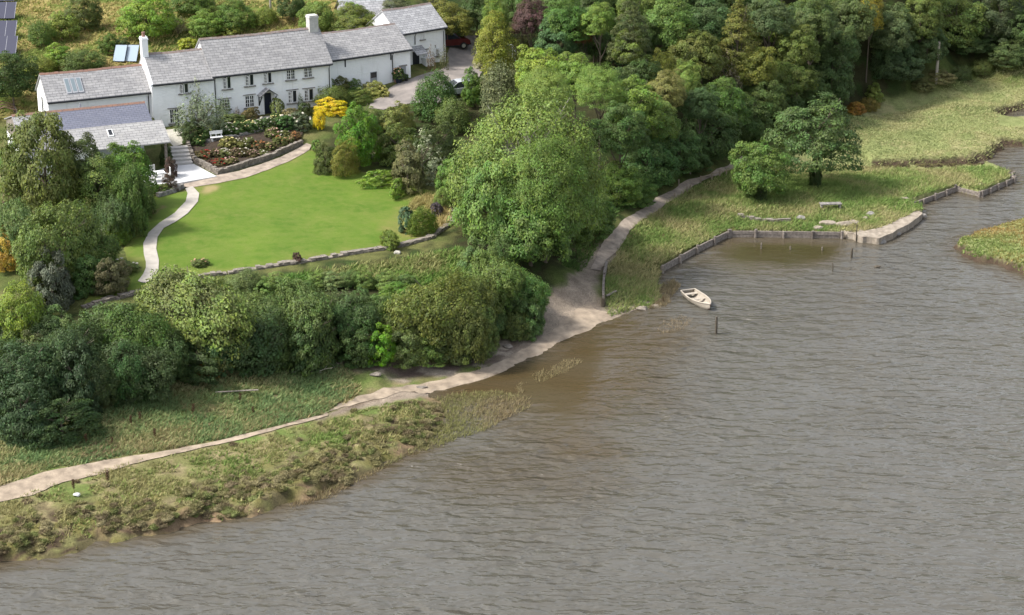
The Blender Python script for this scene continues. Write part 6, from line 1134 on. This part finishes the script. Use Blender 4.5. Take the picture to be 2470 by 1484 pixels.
# ---------------------------------------------------------------- grass, reeds (nobody could count them)
TRACKS = [(wp([(-60,1222),(0,1195),(150,1143),(300,1112),(430,1090),(500,1074),(560,1061),(650,1038),(740,1014),(800,1000),(860,978),(960,944),(1060,928)],   .7), .45), (wp([(-60,1222),(0,1195),(150,1143)], .8), .95), (wp([(1400,720),(1440,640),(1470,590),(1500,560),(1560,508),(1620,466),(1700,432),(1770,400),(1795,383)], 1.1), .78), (wp([(860,890),(880,920),(905,940)], .9), .5)]
def grass(name, label, poly, dens, h, pal, seed=0, wth=.05, lean=.5, minz=.05, maxz=99, nb=3, mask=None, patch=.5, base=None, clump=0.0, shore_gap=0, vv=.24):
    g = np.random.default_rng(seed); P = np.array(poly)[:, :2]; x0, y0 = P.min(0); x1, y1 = P.max(0); n = int((x1-x0)*(y1-y0)*dens)
    x = g.uniform(x0, x1, n); y = g.uniform(y0, y1, n); ns = fbm(x*.45, y*.45, seed+70, 3)
    m = polydist(x, y, poly) > (ns-.5)*.8
    for l, r in TRACKS: m &= polydist(x, y, l, False) > r
    if clump: m &= g.random(n) < sst(fbm(x*.9, y*.9, seed+90, 3), .5-clump, .5+clump*.6)
    x, y, ns = x[m], y[m], ns[m]; z = hfun(x, y) if base is None else np.full(len(x), base)
    if base is None: m = (z > minz) & (z < maxz); x, y, z, ns = x[m], y[m], z[m], ns[m]
    if shore_gap: m = g.random(len(x)) < np.clip(shore(x, y)[0]/shore_gap, .12, 1)**1.5; x, y, z, ns = x[m], y[m], z[m], ns[m]
    n = len(x); x = np.repeat(x, nb); y = np.repeat(y, nb); z = np.repeat(z, nb); ns = np.repeat(ns, nb); N_ = len(x)
    a = g.uniform(0, 6.28, N_); hh = g.uniform(*h, N_)*(.65+ns*.7); lean2 = lean*1.7; lx = (np.cos(a)*g.random(N_)*lean2 + .2*lean2)*hh; ly = (np.sin(a)*g.random(N_)*lean2)*hh; hh = hh*.8
    x = x+g.normal(0, .05, N_); y = y+g.normal(0, .05, N_); b = g.uniform(0, 3.14, N_); w = wth*g.uniform(.6, 1.3, N_)
    V = np.stack([np.c_[x-np.cos(b)*w, y-np.sin(b)*w, z-.03], np.c_[x+np.cos(b)*w, y+np.sin(b)*w, z-.03], np.c_[x+lx, y+ly, z+hh]], 1).reshape(-1, 3); F = np.arange(N_*3).reshape(-1, 3)
    pal = np.array(pal); k = np.clip((fbm(x*.28, y*.28, seed+80, 3)-.3)/.4 + g.normal(0, patch*.45, N_), 0, .999)*(len(pal)-1); i = k.astype(int); f = (k-i)[:, None]; c = pal[i]*(1-f) + pal[i+1]*f; c = np.minimum(.7, c*g.uniform(1.2-vv, 1.2+vv*1.3, N_)[:, None])
    me = np_mesh(name, V, F, False); vcol(me, 'Col', np.repeat(c, 3, 0)); o = link_mesh(name, me, 'grass_blades'); return tag(o, label, 'grass', kind='stuff')
G1 = [(.135,.205,.055),(.185,.24,.075),(.24,.255,.10),(.30,.275,.135)]; G2 = [(.13,.20,.08),(.18,.235,.095),(.25,.25,.115),(.32,.275,.145)]; G3 = [(.23,.265,.11),(.28,.30,.13),(.32,.305,.15),(.25,.28,.115)]
def tussocks(name, label, poly, n, rmin, rmax, pal, seed, near):
    bm = bmesh.new(); bmesh.ops.create_icosphere(bm, subdivisions=2, radius=1); bm.verts.ensure_lookup_table()
    B = np.array([v.co[:] for v in bm.verts]); Fb = np.array([[v.index for v in f.verts] for f in bm.faces]); bm.free()
    g = np.random.default_rng(seed); P = np.array(poly)[:, :2]; x = g.uniform(P[:, 0].min(), P[:, 0].max(), n); y = g.uniform(P[:, 1].min(), P[:, 1].max(), n)
    z, d, k, n1, hm = hfun(x, y, True); m = inside(x, y, poly) & (d > .15) & (z > .05) & (g.random(n) < np.clip(1.15-np.maximum(d-near*.35, 0)/near, .04, 1)) & (fbm(x*.55, y*.55, seed, 3) > .42)
    x, y, z = x[m], y[m], z[m]; k = len(x); r = g.uniform(rmin, rmax, k)*(.6+g.random(k)*.6); a = g.uniform(0, 6.28, k); h = r*g.uniform(.32, .55, k); el = g.uniform(.7, 1.2, k)
    s_ = 1 + .16*np.sin(B[:, 0]*4+1)[None]*g.uniform(-1, 1, k)[:, None] + .14*np.sin(B[:, 1]*5)[None]*g.uniform(-1, 1, k)[:, None] + g.normal(0, .09, (k, len(B)))
    bx = B[None, :, 0]*s_*r[:, None]; by = B[None, :, 1]*s_*(r*el)[:, None]
    V = np.stack([x[:, None]+bx*np.cos(a)[:, None]-by*np.sin(a)[:, None], y[:, None]+bx*np.sin(a)[:, None]+by*np.cos(a)[:, None], z[:, None]+B[None, :, 2]*s_*h[:, None]], -1).reshape(-1, 3)
    F = (Fb[None]+(np.arange(k)*len(B))[:, None, None]).reshape(-1, 3); pal = np.array(pal); c = pal[g.integers(0, len(pal), k)]*g.uniform(.8, 1.2, k)[:, None]
    me = np_mesh(name, V, F, True); vcol(me, 'Col', np.repeat(c*.75, len(B), 0)); o = link_mesh(name, me, 'ground'); tag(o, label, 'tussocks', kind='stuff'); print(name, k)
    # short turf on the mounds
    q = g.integers(0, k, k*110); u = unit(g.normal(size=(len(q), 3)) + [0, 0, .5]); u[:, 2] = np.abs(u[:, 2]); b = np.c_[x[q]+u[:, 0]*r[q], y[q]+u[:, 1]*r[q], z[q]+u[:, 2]*h[q]*.97]
    t = b + u*g.uniform(.05, .13, len(q))[:, None] + [.03, 0, .03]; e = g.uniform(0, 3.14, len(q)); w = np.c_[np.cos(e), np.sin(e), 0*e]*.036
    me = np_mesh('tussock_turf', np.stack([b-w, b+w, t], 1).reshape(-1, 3), np.arange(len(q)*3).reshape(-1, 3), False); vcol(me, 'Col', np.repeat(c[q]*g.uniform(.75, 1.5, len(q))[:, None], 3, 0)); tt = link_mesh('tussock_turf', me, 'grass_blades', o)
tussocks('saltmarsh_tussocks', 'brown and olive eroded tussocks along the foreground water edge', HUM, 8000, .17, .36, [(.20,.185,.085),(.225,.205,.10),(.17,.19,.07),(.24,.21,.115),(.18,.145,.085)], 31, 2.6)
tussocks('bank_tussocks', 'dark eroded turf lumps along the edges of the upper saltings', wp([(2105,412),(2250,408),(2350,404),(2400,386),(2432,354),(2470,356),(2470,342),(2425,342),(2390,368),(2345,388),(2240,392),(2105,394)], .5), 1500, .2, .38, [(.11,.09,.05),(.15,.135,.06),(.10,.08,.05)], 32, 3.0)
grass('saltmarsh_grass', 'olive and straw saltmarsh grass on the hummocks along the foreground shore', wp([(-80,1225),(0,1219),(150,1172),(320,1126),(500,1082),(640,1050),(790,1004),(900,972),(1040,962),(1090,985),(1090,1040),(960,1110),(800,1190),(600,1250),(400,1290),(0,1365),(-80,1380)], .5), 55, (.12,.26), [(.13,.19,.05),(.20,.215,.075),(.265,.245,.115),(.225,.205,.09)], 1, .05, .7, clump=.2, shore_gap=1.6)
grass('rough_grass', 'long rough grass bank between shore path and hedge thickets', wp([(-80,1190),(0,1170),(200,1118),(430,1080),(640,1030),(800,980),(850,940),(850,890),(700,900),(560,915),(400,955),(200,1035),(0,1075),(-80,1080)], 1.0), 60, (.15,.38), G2, 2, .05, .8)
grass('straw_grass', 'dry straw coloured grass along the upper edge of the shore path', wp([(-80,1190),(0,1168),(100,1132),(200,1112),(300,1096),(430,1074),(560,1046),(700,1012),(800,980),(860,950),(880,915),(800,935),(700,965),(560,1000),(430,1030),(300,1062),(200,1082),(100,1105),(0,1135),(-80,1150)], .9), 45, (.12,.34), [(.26,.235,.11),(.32,.265,.14),(.21,.21,.085),(.24,.18,.11)], 14, .05, .9, clump=.15)
grass('point_grass', 'rough green and straw grass covering the point and the spit', wp([(1470,740),(1540,748),(1585,700),(1600,650),(1680,606),(1757,566),(2030,556),(2120,545),(2215,503),(2310,458),(2365,468),(2446,432),(2430,405),(2380,398),(2200,405),(2080,400),(1990,395),(1900,400),(1800,400),(1700,440),(1640,480),(1545,540),(1515,580),(1490,612),(1465,640),(1458,690)], .8), 45, (.16,.42), G1, 3, .05, .75)
grass('upper_saltings_grass', 'pale soft grass covering the upper saltings at the right edge', wp([(2060,390),(2120,402),(2250,398),(2350,392),(2395,375),(2425,350),(2480,350),(2480,300),(2410,296),(2400,285),(2430,270),(2480,260),(2480,165),(2330,205),(2200,250),(2060,290),(2030,330)], 1.1), 26, (.08,.2), G3, 4, .06, 1.0, patch=.22, vv=.1)
grass('islet_grass', 'green and russet grass covering the small islet at the right edge', [p[:2] for p in IS[:8]] + wp([(2560,720),(2600,560)]) + [p[:2] for p in IS[-4:]], 40, (.1,.26), [(.15,.20,.06),(.20,.22,.07),(.24,.21,.08),(.27,.19,.07)], 5, .055, .7)
grass('slope_grass', 'weedy green growth on the slope under the dry stone wall', GAP, 40, (.15,.5), [(.07,.15,.03),(.11,.19,.04),(.15,.21,.055),(.22,.22,.09)], 6, .07, .8)
grass('path_edge_grass', 'dark grass between footpath and wood', wp([(1400,640),(1440,590),(1480,545),(1560,485),(1640,432),(1740,395),(1800,370),(1880,330),(1820,340),(1700,385),(1600,430),(1500,500),(1420,570),(1340,660)], 1.6), 30, (.12,.35), [(.06,.11,.03),(.08,.14,.035),(.12,.16,.05)], 7, .06, .8)
grass('dry_orchard_grass', 'dry straw and green grass of the orchard slope', OR, 9, (.15,.4), [(.15,.20,.05),(.24,.22,.08),(.32,.26,.11),(.20,.22,.06)], 8, .09, .8)
grass('island_bed_grass', 'tall dry ornamental grass in the island bed at the lawn corner', px_poly([(970,520),(990,490),(1030,470),(1065,480),(1085,520),(1075,550),(1040,560),(1060,520),(1020,495)]), 60, (.3,.7), [(.28,.25,.10),(.36,.28,.13),(.25,.24,.10)], 9, .05, .6)
grass('shallow_reeds', 'drowned brownish cord grass standing in the shallows off the saltings', wp([(1040,962),(1110,950),(1200,945),(1270,958),(1280,985),(1230,1010),(1160,1040),(1080,1068),(1000,1096),(940,1120),(880,1152),(840,1170),(800,1200),(700,1226),(720,1200),(800,1175),(900,1130),(1000,1080),(1075,1020)]), 70, (.18,.42), [(.19,.19,.075),(.24,.205,.11),(.20,.155,.09)], 10, .03, .5, base=-.05)
grass('reed_strip', 'narrow strip of brown drowned reeds off the beach', wp([(1245,930),(1290,905),(1340,885),(1390,858),(1405,870),(1360,898),(1310,918),(1275,945),(1248,950)]), 70, (.15,.4), [(.20,.17,.085),(.26,.215,.125)], 11, .03, .5, base=-.05, clump=.2)
grass('reed_patch', 'brown reed patch between the grassy spit and the boat', wp([(1560,745),(1572,715),(1590,690),(1625,672),(1640,690),(1620,715),(1600,740)]), 75, (.2,.45), [(.19,.16,.09),(.25,.20,.12)], 12, .03, .5, base=-.05)
grass('reed_tuft', 'small brown reed patch below the boat', wp([(1580,800),(1590,780),(1640,760),(1675,770),(1650,795),(1600,806)]), 40, (.1,.25), [(.19,.15,.09),(.25,.20,.13)], 13, .03, .5, base=-.05, clump=.2)
